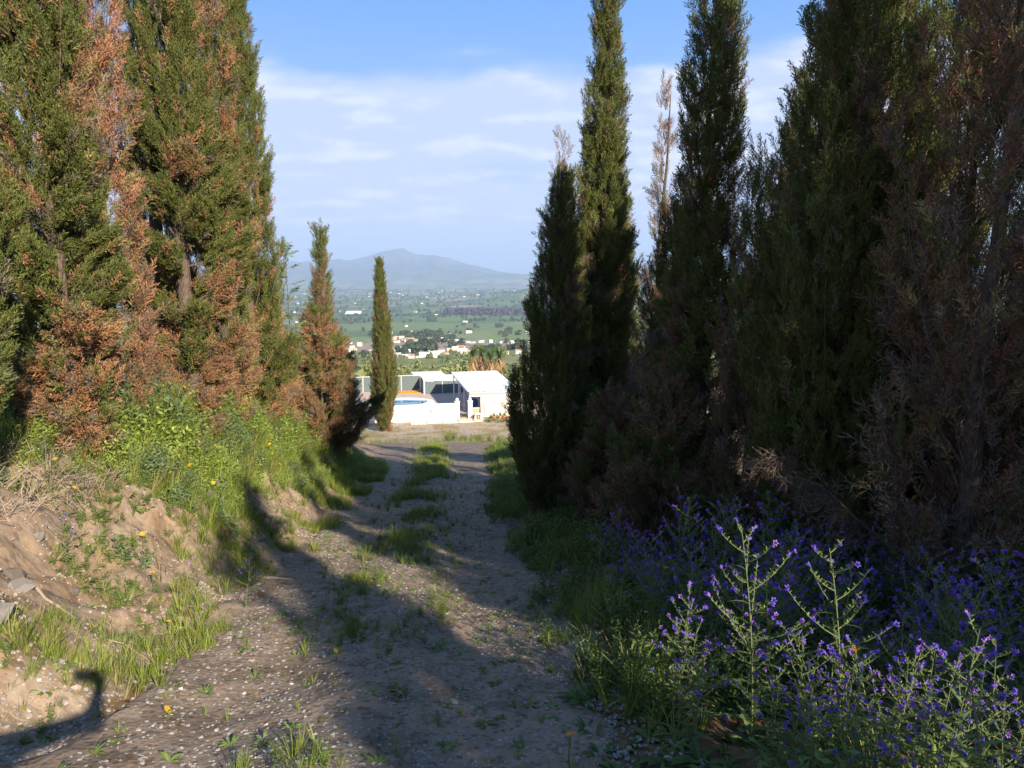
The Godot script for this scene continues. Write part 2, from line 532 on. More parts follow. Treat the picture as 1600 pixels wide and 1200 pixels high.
func build_ground() -> void:
	var zs := PackedFloat32Array()
	var z := 16.0
	while z > 1.0:
		zs.append(z); z -= 0.9
	while z > -14.0:
		zs.append(z); z -= 0.055
	var step := 0.06
	while z > -72.0:
		zs.append(z); step *= 1.028; z -= minf(step, 0.5)
	var ls := PackedFloat32Array()
	var l := -3.4
	while l < 2.2:
		ls.append(l); l += 0.055
	var grow := 0.06
	while l < 46.0:
		ls.append(l); grow *= 1.09; l += minf(grow, 3.0)
	l = -3.4; grow = 0.06
	while l > -46.0:
		grow *= 1.09; l -= minf(grow, 3.0); ls.insert(0, l)
	var nz := zs.size()
	var nx := ls.size()
	var v := PackedVector3Array()
	var c := PackedColorArray()
	for i in nz:
		var cx := crv(centre, -zs[i])
		for j in nx:
			var x := cx + ls[j]
			v.append(Vector3(x, near_h(x, zs[i]), zs[i]))
			c.append(ground_colour(x, zs[i], 0.0))
	structure("ground", sheet(v, c, nz, nx), M.earth, "pale earth bank and ground beside the track", "ground")
	# the track: its own sheet a little above the ground, dipping under it along a ragged edge
	v = PackedVector3Array(); c = PackedColorArray()
	var rows := 0
	var across := 64
	var z2 := 14.0
	var st := 0.5
	while z2 > -46.0:
		st = 0.055 if z2 < 1.0 and z2 > -13.0 else (0.5 if z2 >= 1.0 else minf(st * 1.02, 0.4))
		var d := -z2
		var cx := crv(centre, d)
		var w := crv(half_w, d) * 1.16
		for j in across + 1:
			var u := -1.0 + 2.0 * j / across
			var x := cx + u * w * (1.0 + 0.22 * N1.get_noise_2d(u * 2.0 + 70.0, z2 * 1.2) * ss(0.5, 1.0, absf(u)))
			var lift := 0.016 * (1.0 - ss(0.78, 1.0, absf(u))) - 0.06 * ss(0.84, 1.0, absf(u)) + N2.get_noise_2d(x * 2.2, z2 * 2.2) * 0.012 * ss(0.6, 0.9, absf(u))
			lift -= ss(36, 45, d) * 0.05
			v.append(Vector3(x, near_h(x, z2) + lift, z2))
			c.append(ground_colour(x, z2, 1.0))
		rows += 1
		z2 -= st
	structure("track", sheet(v, c, rows, across + 1), M.gravel, "grey gravel track running downhill between the cypresses", "track")

func sheet(v: PackedVector3Array, c: PackedColorArray, rows: int, cols: int) -> ArrayMesh:
	# rows run away from the viewer (falling z), columns to the right
	var idx := PackedInt32Array()
	var n := PackedVector3Array()
	n.resize(v.size())
	for i in rows:
		for j in cols:
			var a := v[i * cols + maxi(j - 1, 0)]
			var b := v[i * cols + mini(j + 1, cols - 1)]
			var p := v[maxi(i - 1, 0) * cols + j]
			var q := v[mini(i + 1, rows - 1) * cols + j]
			var g := (b - a).cross(q - p).normalized()
			n[i * cols + j] = g if g.y > 0.0 else -g
	for i in rows - 1:
		for j in cols - 1:
			var a := i * cols + j
			var b := a + 1
			var e := a + cols
			var f := e + 1
			idx.append_array([a, f, b, a, e, f])
	var arr := []
	arr.resize(Mesh.ARRAY_MAX)
	arr[Mesh.ARRAY_VERTEX] = v
	arr[Mesh.ARRAY_NORMAL] = n
	arr[Mesh.ARRAY_COLOR] = c
	arr[Mesh.ARRAY_INDEX] = idx
	var m := ArrayMesh.new()
	# clockwise seen from above
	var t := v[0]
	var up := (v[cols + 1] - t).cross(v[1] - t)
	if up.y > 0.0:
		for k in range(0, idx.size(), 3):
			var s := idx[k + 1]
			idx[k + 1] = idx[k + 2]; idx[k + 2] = s
		arr[Mesh.ARRAY_INDEX] = idx
	m.add_surface_from_arrays(Mesh.PRIMITIVE_TRIANGLES, arr)
	return m

func field_colour(x: float, z: float, cells: FastNoiseLite) -> Color:
	var d := -z
	var r := sqrt(x * x + z * z)
	var k := cells.get_noise_2d(x * 1.0 + 40.0 * N1.get_noise_2d(x * 0.004, z * 0.004), z * 0.62)
	var a := N1.get_noise_2d(x * 0.01, z * 0.01)
	var b := N2.get_noise_2d(x * 0.004, z * 0.004)
	var pal := [Color(0.15, 0.22, 0.07), Color(0.19, 0.25, 0.09), Color(0.22, 0.26, 0.12), Color(0.12, 0.17, 0.07), Color(0.27, 0.26, 0.15), Color(0.17, 0.22, 0.09), Color(0.34, 0.28, 0.19), Color(0.10, 0.14, 0.07)]
	var i := int(clampf((k * 0.5 + 0.5) * 7.99, 0, 7))
	var col: Color = pal[i]
	# the wide green field on the plain, and the scrubby slope below the terrace
	var big := exp(-pow((x + 180.0) / 700.0, 2.0) - pow((d - 2050.0) / 330.0, 2.0))
	col = col.lerp(Color(0.18, 0.235, 0.09), ss(0.25, 0.6, big))
	var town := exp(-pow((x + 170.0) / 330.0, 2.0) - pow((d - 1130.0) / 190.0, 2.0))
	col = col.lerp(Color(0.34, 0.27, 0.21), ss(0.3, 0.7, town))
	if d < 1000.0:
		var scrub := Color(0.28, 0.29, 0.11).lerp(Color(0.19, 0.22, 0.08), clampf(a * 1.4 + 0.5, 0, 1)).lerp(Color(0.25, 0.21, 0.12), ss(0.1, 0.4, b))
		col = scrub.lerp(col, ss(600.0, 950.0, d))
	col = col.lerp(Color(0.06, 0.085, 0.05), ss(0.05, 0.35, N3.get_noise_2d(x * 0.004, z * 0.002)) * ss(2500, 3500, r) * 0.7)
	# the mountains: dark scrub and pale rock
	var rock := Color(0.07, 0.085, 0.055).lerp(Color(0.2, 0.18, 0.14), ss(0.1, 0.4, N3.get_noise_2d(x * 0.0016, z * 0.0016)))
	col = col.lerp(rock, ss(11000.0, 15000.0, r))
	return col

func build_plain() -> void:
	var cells := FastNoiseLite.new()
	cells.noise_type = FastNoiseLite.TYPE_CELLULAR
	cells.cellular_return_type = FastNoiseLite.RETURN_CELL_VALUE
	cells.fractal_type = FastNoiseLite.FRACTAL_NONE
	cells.frequency = 0.0052
	cells.seed = 77
	var az := PackedFloat32Array()
	var a := -180.0
	while a <= 180.001:
		az.append(a)
		a += 0.2 if a > -24.0 and a < 14.0 else (0.6 if a > -48.0 and a < 48.0 else 4.0)
	az[az.size() - 1] = 180.0
	var v := PackedVector3Array()
	var c := PackedColorArray()
	var rows := 230
	for i in rows:
		var r := 36.0 * pow(26000.0 / 36.0, float(i) / (rows - 1))
		for q in az:
			var x := sin(deg_to_rad(q)) * r
			var z := -cos(deg_to_rad(q)) * r
			var y := land(x, z)
			if absf(x) < 38.0 and z < 13.0 and z > -67.0:
				y -= 1.2
			v.append(Vector3(x, y, z))
			c.append(field_colour(x, z, cells))
	structure("terrain", sheet(v, c, rows, az.size()), M.fields, "green valley plain with fields and the hazy blue mountains", "terrain")

# ---------------------------------------------------------------- plant pieces
func make_spray(sd: int, count: int, twigs: int, width: float, spread: float, droop: float) -> ArrayMesh:
	var rg := RandomNumberGenerator.new()
	rg.seed = sd
	var b := MB.new()
	var wood := Color(0.55, 0.42, 0.36)
	var stem := PackedVector3Array()
	for i in 5:
		var t := i / 4.0
		stem.append(Vector3(sin(t * 2.0) * 0.05 + droop * t * t * 0.5, t - droop * t * t * 0.25, cos(t * 3.0) * 0.03))
	for i in 4:
		var s := Vector3(0.009, 0, 0.009) * (1.1 - i / 4.0)
		b.quad(stem[i] - s, stem[i] + s, stem[i + 1] + s * 0.7, stem[i + 1] - s * 0.7, wood)
	for i in count:
		var t := 0.06 + 0.94 * (i + rg.randf()) / count
		var f := t * 4.0
		var k := mini(int(f), 3)
		var p := stem[k].lerp(stem[k + 1], f - k)
		var az := i * 2.4 + rg.randf_range(-0.4, 0.4)
		var lean := rg.randf_range(0.45, 0.95) * spread
		var dir := Vector3(cos(az) * sin(lean), cos(lean), sin(az) * sin(lean))
		var ln := rg.randf_range(0.30, 0.42) * (1.05 - 0.55 * t)
		var tone := rg.randf_range(0.72, 1.12)
		var ca := Color(1.0, 1.0, 1.0) * tone
		var cb := ca
		b.leaf(p, p + dir * ln, width, rg.randf() * TAU, ca, cb)
		for j in twigs:
			var u := 0.15 + 0.8 * (j + rg.randf()) / twigs
			var q := p + dir * ln * u
			var d2 := (dir + Vector3(rg.randf_range(-0.9, 0.9), rg.randf_range(-0.5, 0.6), rg.randf_range(-0.9, 0.9))).normalized()
			b.leaf(q, q + d2 * rg.randf_range(0.09, 0.17), width * rg.randf_range(0.75, 1.2), rg.randf() * TAU, ca, cb)
	return b.mesh()

func make_bare(sd: int) -> ArrayMesh:
	var rg := RandomNumberGenerator.new()
	rg.seed = sd
	var b := MB.new()
	for i in 16:
		var t := 0.05 + 0.9 * i / 16.0
		var az := i * 2.4
		var lean := rg.randf_range(0.4, 0.9)
		var dir := Vector3(cos(az) * sin(lean), cos(lean), sin(az) * sin(lean))
		var p := Vector3(0, t, 0)
		var ln := rg.randf_range(0.25, 0.5) * (1.1 - 0.6 * t)
		var tip := p + dir * ln + Vector3(0, -0.06, 0)
		b.leaf(p, tip, 0.016, rg.randf() * TAU, Color.WHITE, Color.WHITE)
		for j in 5:
			var q := p.lerp(tip, 0.25 + 0.15 * j)
			var d2 := (dir + Vector3(rg.randf_range(-0.8, 0.8), rg.randf_range(-0.7, 0.3), rg.randf_range(-0.8, 0.8))).normalized()
			b.leaf(q, q + d2 * rg.randf_range(0.08, 0.2), 0.010, rg.randf() * TAU, Color.WHITE, Color.WHITE)
	b.rod(Vector3.ZERO, Vector3(0, 1, 0), 0.008, 3, Color(0.8, 0.8, 0.8))
	return b.mesh()

func make_tuft(sd: int, blades: int, spread: float, width: float, bend: float) -> ArrayMesh:
	var rg := RandomNumberGenerator.new()
	rg.seed = sd
	var b := MB.new()
	for i in blades:
		var az := rg.randf() * TAU
		var o := Vector3(cos(az), 0, sin(az))
		var h := rg.randf_range(0.45, 1.0)
		var tone := rg.randf_range(0.75, 1.15)
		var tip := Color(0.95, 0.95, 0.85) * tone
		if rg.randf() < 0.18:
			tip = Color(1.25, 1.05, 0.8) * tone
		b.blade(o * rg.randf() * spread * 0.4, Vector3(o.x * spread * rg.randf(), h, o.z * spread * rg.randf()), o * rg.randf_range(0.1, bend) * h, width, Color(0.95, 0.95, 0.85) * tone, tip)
	return b.mesh()

func make_herb(sd: int, stems: int, leaves: int, ln: float, width: float) -> ArrayMesh:
	# a small branching herb: thin stems set with narrow leaves
	var rg := RandomNumberGenerator.new()
	rg.seed = sd
	var b := MB.new()
	for i in stems:
		var az := rg.randf() * TAU
		var lean := rg.randf_range(0.05, 0.55)
		var dir := Vector3(cos(az) * sin(lean), cos(lean), sin(az) * sin(lean))
		var h := rg.randf_range(0.6, 1.0)
		b.leaf(Vector3(dir.x, 0, dir.z) * 0.1, dir * h, 0.012, 0.0, Color(0.9, 0.9, 0.8), Color(0.9, 0.9, 0.8))
		for j in leaves:
			var t := 0.12 + 0.88 * (j + rg.randf()) / leaves
			var p := dir * h * t
			var a2 := j * 2.4 + rg.randf()
			var d2 := (Vector3(cos(a2), rg.randf_range(0.1, 0.9), sin(a2))).normalized()
			var tone := rg.randf_range(0.75, 1.2)
			b.leaf(p, p + d2 * ln * (1.15 - 0.6 * t) * rg.randf_range(0.7, 1.2), width, rg.randf() * TAU, Color(1.0, 1.0, 0.9) * tone, Color(1.0, 1.0, 0.9) * tone)
	return b.mesh()

func make_rosette(sd: int, leaves: int) -> ArrayMesh:
	var rg := RandomNumberGenerator.new()
	rg.seed = sd
	var b := MB.new()
	for i in leaves:
		var az := i * 2.4 + rg.randf_range(-0.3, 0.3)
		var o := Vector3(cos(az), 0, sin(az))
		var up := rg.randf_range(0.25, 0.8)
		var ln := rg.randf_range(0.6, 1.0)
		var tone := rg.randf_range(0.8, 1.15)
		var side := Vector3(-o.z, 0, o.x)
		var p0 := o * 0.04
		var wmax := 0.13 * ln
		var pts := []
		for k in 5:
			var t := k / 4.0
			var m := p0 + o * ln * t + Vector3(0, up * ln * (t - 0.75 * t * t), 0)
			var w := wmax * sin(PI * clampf(t * 0.9 + 0.08, 0, 1)) * (0.6 + 0.7 * t)
			pts.append([m - side * w + Vector3(0, w * 0.35, 0), m, m + side * w + Vector3(0, w * 0.35, 0)])
		for k in 4:
			b.quad(pts[k][0], pts[k][1], pts[k + 1][1], pts[k + 1][0], Color(0.95, 0.97, 0.9) * tone)
			b.quad(pts[k][1], pts[k][2], pts[k + 1][2], pts[k + 1][1], Color(1.0, 1.0, 0.95) * tone)
	return b.mesh()

func make_pebble(sd: int) -> ArrayMesh:
	var rg := RandomNumberGenerator.new()
	rg.seed = sd
	var b := MB.new()
	var g := (1.0 + sqrt(5.0)) / 2.0
	var p := [Vector3(-1, g, 0), Vector3(1, g, 0), Vector3(-1, -g, 0), Vector3(1, -g, 0), Vector3(0, -1, g), Vector3(0, 1, g), Vector3(0, -1, -g), Vector3(0, 1, -g), Vector3(g, 0, -1), Vector3(g, 0, 1), Vector3(-g, 0, -1), Vector3(-g, 0, 1)]
	for i in 12:
		p[i] = (p[i] as Vector3).normalized() * rg.randf_range(0.72, 1.2) * Vector3(1.0, 0.62, 0.8)
	for f in [[0, 11, 5], [0, 5, 1], [0, 1, 7], [0, 7, 10], [0, 10, 11], [1, 5, 9], [5, 11, 4], [11, 10, 2], [10, 7, 6], [7, 1, 8], [3, 9, 4], [3, 4, 2], [3, 2, 6], [3, 6, 8], [3, 8, 9], [4, 9, 5], [2, 4, 11], [6, 2, 10], [8, 6, 7], [9, 8, 1]]:
		b.tri(p[f[0]], p[f[1]], p[f[2]], Color.WHITE)
	return b.mesh()

func make_pieces() -> void:
	SP.green = [make_spray(1, 16, 6, 0.032, 0.72, 0.0), make_spray(2, 16, 6, 0.030, 0.6, 0.1), make_spray(3, 17, 6, 0.034, 0.8, 0.08)]
	SP.brown = [make_spray(4, 15, 6, 0.030, 0.75, 0.2), make_spray(5, 14, 6, 0.026, 0.9, 0.35)]
	SP.bare = make_bare(6)
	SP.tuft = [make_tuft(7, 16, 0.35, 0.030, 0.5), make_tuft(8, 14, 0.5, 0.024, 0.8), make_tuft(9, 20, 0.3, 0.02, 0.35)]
	SP.herb = [make_herb(10, 8, 13, 0.19, 0.042), make_herb(11, 9, 14, 0.15, 0.03), make_herb(12, 8, 13, 0.2, 0.045)]
	SP.rosette = [make_rosette(13, 9), make_rosette(14, 12)]
	SP.pebble = [make_pebble(15), make_pebble(16), make_pebble(17)]
	var b := MB.new()
	for i in 14:                                           # dry broken twigs
		var az := rr(0, TAU)
		var p := Vector3(rr(-0.4, 0.4), rr(0, 0.1), rr(-0.4, 0.4))
		var q := p + Vector3(cos(az), rr(0.1, 0.9), sin(az)) * rr(0.3, 0.8)
		b.rod(p, q, 0.008, 3, Color(1, 1, 1) * rr(0.7, 1.2))
		b.leaf(p.lerp(q, 0.5), p.lerp(q, 0.5) + Vector3(rr(-0.3, 0.3), rr(0, 0.3), rr(-0.3, 0.3)), 0.012, 0, Color.WHITE, Color.WHITE)
	SP.dry = b.mesh()

# ---------------------------------------------------------------- cypresses
# o: h height, r crown radius, n sprays, size of a spray, brown share 0..1, low_brown: the lower branches die first, spread: how far branches lean, gap: share of branches missing, bare: count of dead twigs, lean
func cypress(label: String, x: float, z: float, o: Dictionary, group: String = "", called: String = "cypress_tree") -> Node3D:
	var ground := land(x, z)
	var t := thing(called, label, "tree", Vector3(x, ground - 0.06, z), 0.0, group)
	R.seed = hash(label) + int(x * 1000.0)
	var h: float = o.h
	var rad: float = o.r
	var size: float = o.get("size", 0.30)
	var brown: float = o.get("brown", 0.1)
	var low: float = o.get("low", 0.0)
	var spread: float = o.get("spread", 1.0)
	var peak: float = o.get("peak", 0.28)
	var count: int = o.n
	var lean: Vector2 = o.get("lean", Vector2.ZERO)
	var gtint: Color = o.get("green", Color(0.13, 0.15, 0.04))
	var btint: Color = o.get("dead", Color(0.30, 0.135, 0.06))
	var seedf := rr(0, 500)
	# trunk
	var b := MB.new()
	var pts := PackedVector3Array()
	var rads := PackedFloat32Array()
	var tr: float = o.get("trunk", h * 0.013)
	for i in 13:
		var f := i / 12.0
		pts.append(Vector3(lean.x * f * h + N1.get_noise_2d(f * 3.0, seedf) * 0.12 * f, f * h * 0.97, lean.y * f * h + N1.get_noise_2d(f * 3.0, seedf + 50) * 0.12 * f))
		rads.append(tr * (1.0 - 0.92 * f) + tr * 0.5 * exp(-f * 30.0))
	b.tube(pts, rads, 8, Color(0.17, 0.13, 0.10), Color(0.20, 0.15, 0.11))
	part("trunk", b.mesh(), M.bark, t)
	# limbs and sprays
	var lb := MB.new()
	var greens := [Scatter.new(), Scatter.new(), Scatter.new()]
	var browns := [Scatter.new(), Scatter.new()]
	var bares := Scatter.new()
	var nb: int = o.get("limbs", 80)
	var start: float = o.get("start", 0.03)
	for i in nb:
		if rr(0, 1) < o.get("gap", 0.0):
			continue
		var tn := start + (1.0 - start) * (i + rr(0, 1)) / nb
		var az := i * 2.39996 + rr(-0.5, 0.5)
		var w := pow(tn / peak, 0.55) if tn < peak else pow(maxf(1.0 - (tn - peak) / (1.0 - peak), 0.0), 0.72)
		w = maxf(w, 0.03)
		var lump := 1.0 + 0.38 * N1.get_noise_2d(cos(az) * 0.8 + seedf, sin(az) * 0.8 + tn * h * 0.5)
		var tip_r := rad * w * rr(0.62, 1.08) * lump
		var dir := Vector3(cos(az), 0, sin(az))
		var steep := rr(1.9, 4.2) / spread
		if tn < 0.45 and low > 0.0 and rr(0, 1) < low:
			steep = rr(0.3, 0.9)
			tip_r *= rr(1.0, 1.4)
		var y1 := tn * h
		var y0 := clampf(y1 - tip_r * steep, 0.12, h)
		var f0 := y0 / h
		var root := Vector3(lean.x * y0, y0, lean.y * y0)
		var tip := Vector3(lean.x * y1, y1, lean.y * y1) + dir * tip_r
		var mid := root.lerp(tip, 0.5) + dir * tip_r * 0.18 - Vector3(0, (y1 - y0) * 0.16, 0)
		var lp := PackedVector3Array()
		var lr := PackedFloat32Array()
		for k in 5:
			var u := k / 4.0
			lp.append(root.lerp(mid, u).lerp(mid.lerp(tip, u), u))
			lr.append(maxf(0.018 * (1.0 - f0 * 0.6) * (1.0 - u * 0.85) * minf(h / 6.0, 1.2), 0.002))
		lb.tube(lp, lr, 4, Color(0.16, 0.125, 0.10), Color(0.20, 0.15, 0.11))
		var share := (0.35 + w) * (0.7 + tip_r / rad * 0.5)
		var ns := int(round(float(count) / nb * share * rr(0.75, 1.25)))
		var dead := N2.get_noise_2d(dir.x * 1.6 + seedf, dir.z * 1.6 + tn * 2.0) * 0.7 + 0.5 + rr(-0.3, 0.3)
		var br := brown + low * ss(0.45, 0.08, tn) * 0.55
		var is_dead := dead < br
		for k in ns:
			var u := clampf(0.18 + 0.86 * pow(rr(0, 1), 0.75), 0.0, 1.0)
			var p := root.lerp(mid, u).lerp(mid.lerp(tip, u), u)
			var tang := (mid - root).lerp(tip - mid, u).normalized()
			var sc := size * rr(0.6, 1.15)
			var puff := (0.13 + 0.10 * rad) * (1.0 - 0.6 * u)
			p += Vector3(rr(-1, 1), rr(-1, 1), rr(-1, 1)) * puff
			var up := (tang * 0.9 + dir * 0.12 + Vector3(rr(-0.42, 0.42), rr(0.0, 0.8), rr(-0.42, 0.42))).normalized()
			var dying := is_dead != (rr(0, 1) < (0.1 if brown < 1.0 else 0.0) + minf(brown, 0.5) * 0.12)
			if dying:
				up.y -= 0.2
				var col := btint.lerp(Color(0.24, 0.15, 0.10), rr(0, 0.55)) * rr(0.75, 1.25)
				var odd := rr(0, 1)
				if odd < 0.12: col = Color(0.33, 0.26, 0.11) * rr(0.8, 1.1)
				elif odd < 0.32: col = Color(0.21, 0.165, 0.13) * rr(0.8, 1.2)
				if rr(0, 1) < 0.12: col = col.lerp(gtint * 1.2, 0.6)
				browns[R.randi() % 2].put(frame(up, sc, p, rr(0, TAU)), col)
			else:
				var g := gtint * rr(0.78, 1.25)
				g = g.lerp(Color(0.13, 0.14, 0.035), maxf(0.0, N1.get_noise_3d(p.x * 1.5 + seedf, p.y * 1.5, p.z * 1.5)))
				greens[R.randi() % 3].put(frame(up, sc, p, rr(0, TAU)), g)
		if i < o.get("bare", 0):
			for k in 9:
				var u := 0.35 + 0.07 * k
				var p := root.lerp(mid, u).lerp(mid.lerp(tip, u), u)
				bares.put(frame((tip - root).normalized() + Vector3(rr(-0.7, 0.7), rr(-0.8, 0.2), rr(-0.7, 0.7)), rr(0.22, 0.42), p, rr(0, TAU)), Color(0.16, 0.12, 0.09) * rr(0.7, 1.3))
	var lm := part("limbs", lb.mesh(), M.bark, t)
	lm.set_meta("kind", "stuff")
	for i in 3: copies("foliage", SP.green[i], M.needle, greens[i], t)
	for i in 2:
		var f := copies("foliage", SP.brown[i], M.needle, browns[i], t)
		if f: f.set_meta("label", "dried brown foliage")
	copies("twigs", SP.bare, M.twig, bares, t)
	return t

func dead_branch(parent: Node3D, from: Vector3, to: Vector3, sag: float, count: int, tint: Color, r0: float = 0.014) -> void:
	# a bare arching branch with hanging dry twigs; positions in the world
	var b := MB.new()
	var pts := PackedVector3Array()
	var rads := PackedFloat32Array()
	for i in 9:
		var u := i / 8.0
		pts.append(from.lerp(to, u) + Vector3(N3.get_noise_2d(u * 5.0, from.x * 9.0) * 0.12, sag * 4.0 * u * (1.0 - u) + N3.get_noise_2d(u * 6.0, from.x * 9.0 + 30.0) * 0.14, N3.get_noise_2d(u * 5.0, from.x * 9.0 + 60.0) * 0.12) * (1.0 if u > 0.01 else 0.0) - parent.position)
		rads.append(r0 * (1.0 - 0.85 * u))
	b.tube(pts, rads, 5, Color(0.16, 0.125, 0.10), Color(0.18, 0.14, 0.11))
	part("dead_branch", b.mesh(), M.twig, parent)
	var s := Scatter.new()
	for k in count:
		var u := 0.25 + 0.75 * k / count
		var f := u * 8.0
		var j := mini(int(f), 7)
		var p := pts[j].lerp(pts[j + 1], f - j)
		var dir := (pts[j + 1] - pts[j]).normalized()
		s.put(frame(dir * 0.9 + Vector3(rr(-0.5, 0.5), rr(-1.0, -0.05), rr(-0.5, 0.5)), rr(0.15, 0.42) * (1.15 - 0.5 * u), p, rr(0, TAU)), tint * rr(0.5, 1.0))
	copies("twigs", SP.bare, M.twig, s, parent)

func bearing_point(px: float, py: float, depth: float) -> Vector3:
	# a point of the place, worked out from where it shows and how far off it is (metres ahead)
	var f := 1112.0
	var a := deg_to_rad(8.9)
	var u := (px - 800.0) / f
	var w := (600.0 - py) / f
	var y := w * cos(a) - sin(a)
	var z := cos(a) + w * sin(a)
	return Vector3(u / z * depth, 1.6 + y / z * depth, -depth)

func build_trees() -> void:
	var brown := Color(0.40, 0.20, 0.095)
	# --- the row on the earth bank
	cypress("dense dark green cypress at the end of the bank row beside half-dried trees", -3.75, -4.35, {h = 6.2, r = 0.55, n = 7130, size = 0.20, brown = 0.05, limbs = 100})
	cypress("green cypress with dried orange-brown lower boughs beside the bare-topped brown tree", -3.95, -6.3, {h = 6.4, r = 0.5, n = 5580, size = 0.22, brown = 0.2, low = 0.75, dead = brown, limbs = 90})
	cypress("tall dead cypress all dried orange-brown on the earth bank", -4.3, -7.6, {h = 7.6, r = 0.5, n = 3255, size = 0.23, brown = 1.4, gap = 0.2, dead = Color(0.46, 0.225, 0.12), limbs = 70, bare = 14})
	cypress("thin dead brown cypress behind the big green bank cypress", -4.75, -9.7, {h = 8.8, r = 0.45, n = 2635, size = 0.24, brown = 1.3, gap = 0.15, dead = Color(0.38, 0.2, 0.13), limbs = 60, bare = 10})
	cypress("big green cypress with brown lower boughs above the flowering grass mound", -3.95, -8.7, {h = 8.2, r = 0.55, n = 6820, size = 0.23, brown = 0.14, low = 0.9, dead = brown, limbs = 95})
	cypress("green cypress flecked with brown sprays close behind the grass mound", -4.05, -10.1, {h = 8.6, r = 0.45, n = 5270, size = 0.23, brown = 0.36, low = 0.6, dead = brown, limbs = 85})
	cypress("slim green cypress whose outer boughs stand against the clouds", -4.35, -11.9, {h = 7.9, r = 0.6, n = 5735, size = 0.24, brown = 0.16, low = 0.5, dead = brown, limbs = 80, peak = 0.34})
	cypress("drab half-dried cypress spire rising at the end of the bank", -4.35, -16.4, {h = 5.3, r = 0.3, n = 2325, size = 0.24, brown = 0.3, dead = Color(0.3, 0.16, 0.08), limbs = 60})
	cypress("low spreading cypress of rust and green boughs beside the drab spire", -4.15, -15.3, {h = 3.2, r = 0.9, n = 5600, size = 0.24, brown = 0.62, low = 0.6, dead = brown, limbs = 70, peak = 0.4, spread = 4.5, bare = 12})
	cypress("rust brown bushy cypress at the foot of the bank row", -4.75, -13.1, {h = 2.9, r = 0.75, n = 3565, size = 0.23, brown = 0.6, low = 0.7, dead = brown, limbs = 60, peak = 0.4, spread = 4.0, bare = 8})
	# --- the lone spire by the pool wall
	cypress("slender lone green cypress spire standing by the white pool wall", -8.55, -46.6, {h = 11.2, r = 0.8, n = 7500, size = 0.42, brown = 0.03, limbs = 190, peak = 0.3, spread = 0.7, start = 0.01})
	# --- the shaded row on the other side of the track
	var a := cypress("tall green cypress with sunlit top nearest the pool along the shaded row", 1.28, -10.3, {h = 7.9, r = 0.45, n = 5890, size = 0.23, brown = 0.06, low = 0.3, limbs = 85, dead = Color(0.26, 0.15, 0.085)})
	dead_branch(a, bearing_point(985, 420, 10.8), bearing_point(866, 425, 9.6), 0.2, 30, Color(0.3, 0.22, 0.16), 0.022)
	dead_branch(a, bearing_point(985, 545, 10.6), bearing_point(900, 560, 9.4), 0.1, 22, Color(0.22, 0.16, 0.12), 0.016)
	cypress("dark leaning cypress drooping over the edge of the track", 0.55, -9.7, {h = 4.7, r = 0.58, n = 5580, size = 0.22, brown = 0.1, limbs = 85, lean = Vector2(0.03, 0.0), peak = 0.36, dead = Color(0.22, 0.125, 0.08)})
	cypress("thin dead rust cypress rising behind the dark leaning one", 0.92, -13.6, {h = 6.6, r = 0.3, n = 1085, size = 0.22, brown = 1.4, dead = Color(0.40, 0.22, 0.15), limbs = 44, gap = 0.15, bare = 10})
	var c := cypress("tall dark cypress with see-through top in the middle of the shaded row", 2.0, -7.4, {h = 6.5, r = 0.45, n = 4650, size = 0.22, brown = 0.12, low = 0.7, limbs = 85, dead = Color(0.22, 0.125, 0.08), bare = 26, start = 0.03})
	dead_branch(c, bearing_point(1100, 500, 8.8), bearing_point(975, 590, 7.8), 0.22, 40, Color(0.2, 0.15, 0.12), 0.02)
	cypress("thin dry tan cypress spire behind the see-through one", 2.6, -12.6, {h = 7.3, r = 0.3, n = 1085, size = 0.22, brown = 1.4, dead = Color(0.36, 0.23, 0.16), limbs = 46, gap = 0.15, bare = 12})
	cypress("short dark brown cypress squeezed between two tall dark ones", 2.25, -6.6, {h = 3.9, r = 0.5, n = 2015, size = 0.21, brown = 0.85, dead = Color(0.22, 0.125, 0.075), limbs = 60, gap = 0.1, bare = 10, start = 0.02})
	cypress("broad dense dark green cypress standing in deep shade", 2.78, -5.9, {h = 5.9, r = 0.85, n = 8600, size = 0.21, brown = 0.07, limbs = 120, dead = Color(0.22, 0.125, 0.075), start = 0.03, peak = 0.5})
	cypress("leafy green cypress behind the broad dark one", 3.6, -7.6, {h = 6.8, r = 0.95, n = 6400, size = 0.22, brown = 0.08, limbs = 85, start = 0.05, peak = 0.5})
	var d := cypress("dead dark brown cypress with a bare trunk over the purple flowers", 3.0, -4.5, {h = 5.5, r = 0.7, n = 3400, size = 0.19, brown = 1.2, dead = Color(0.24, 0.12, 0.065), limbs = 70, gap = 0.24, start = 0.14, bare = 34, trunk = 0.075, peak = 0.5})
	dead_branch(d, bearing_point(1420, 890, 4.9), bearing_point(1190, 715, 4.3), 0.10, 46, Color(0.2, 0.14, 0.11), 0.015)
	cypress("green cypress glimpsed behind the dead dark brown one", 3.9, -6.2, {h = 5.7, r = 0.9, n = 4650, size = 0.22, brown = 0.12, limbs = 80, start = 0.08, peak = 0.45})
	cypress("half-dead cypress beyond the row with a brown skirt", 5.6, -10.6, {h = 6.6, r = 0.8, n = 3565, size = 0.24, brown = 0.45, low = 0.5, limbs = 70, start = 0.1})
	cypress("full green cypress filling the gap behind the drooping track-edge tree", 1.6, -11.8, {h = 6.2, r = 0.7, n = 4200, size = 0.25, brown = 0.2, low = 0.5, limbs = 85, start = 0.03})
	cypress("bushy rust and green cypress low behind the see-through one", 2.1, -9.2, {h = 4.2, r = 0.75, n = 4600, size = 0.24, brown = 0.4, low = 0.5, limbs = 85, start = 0.02})
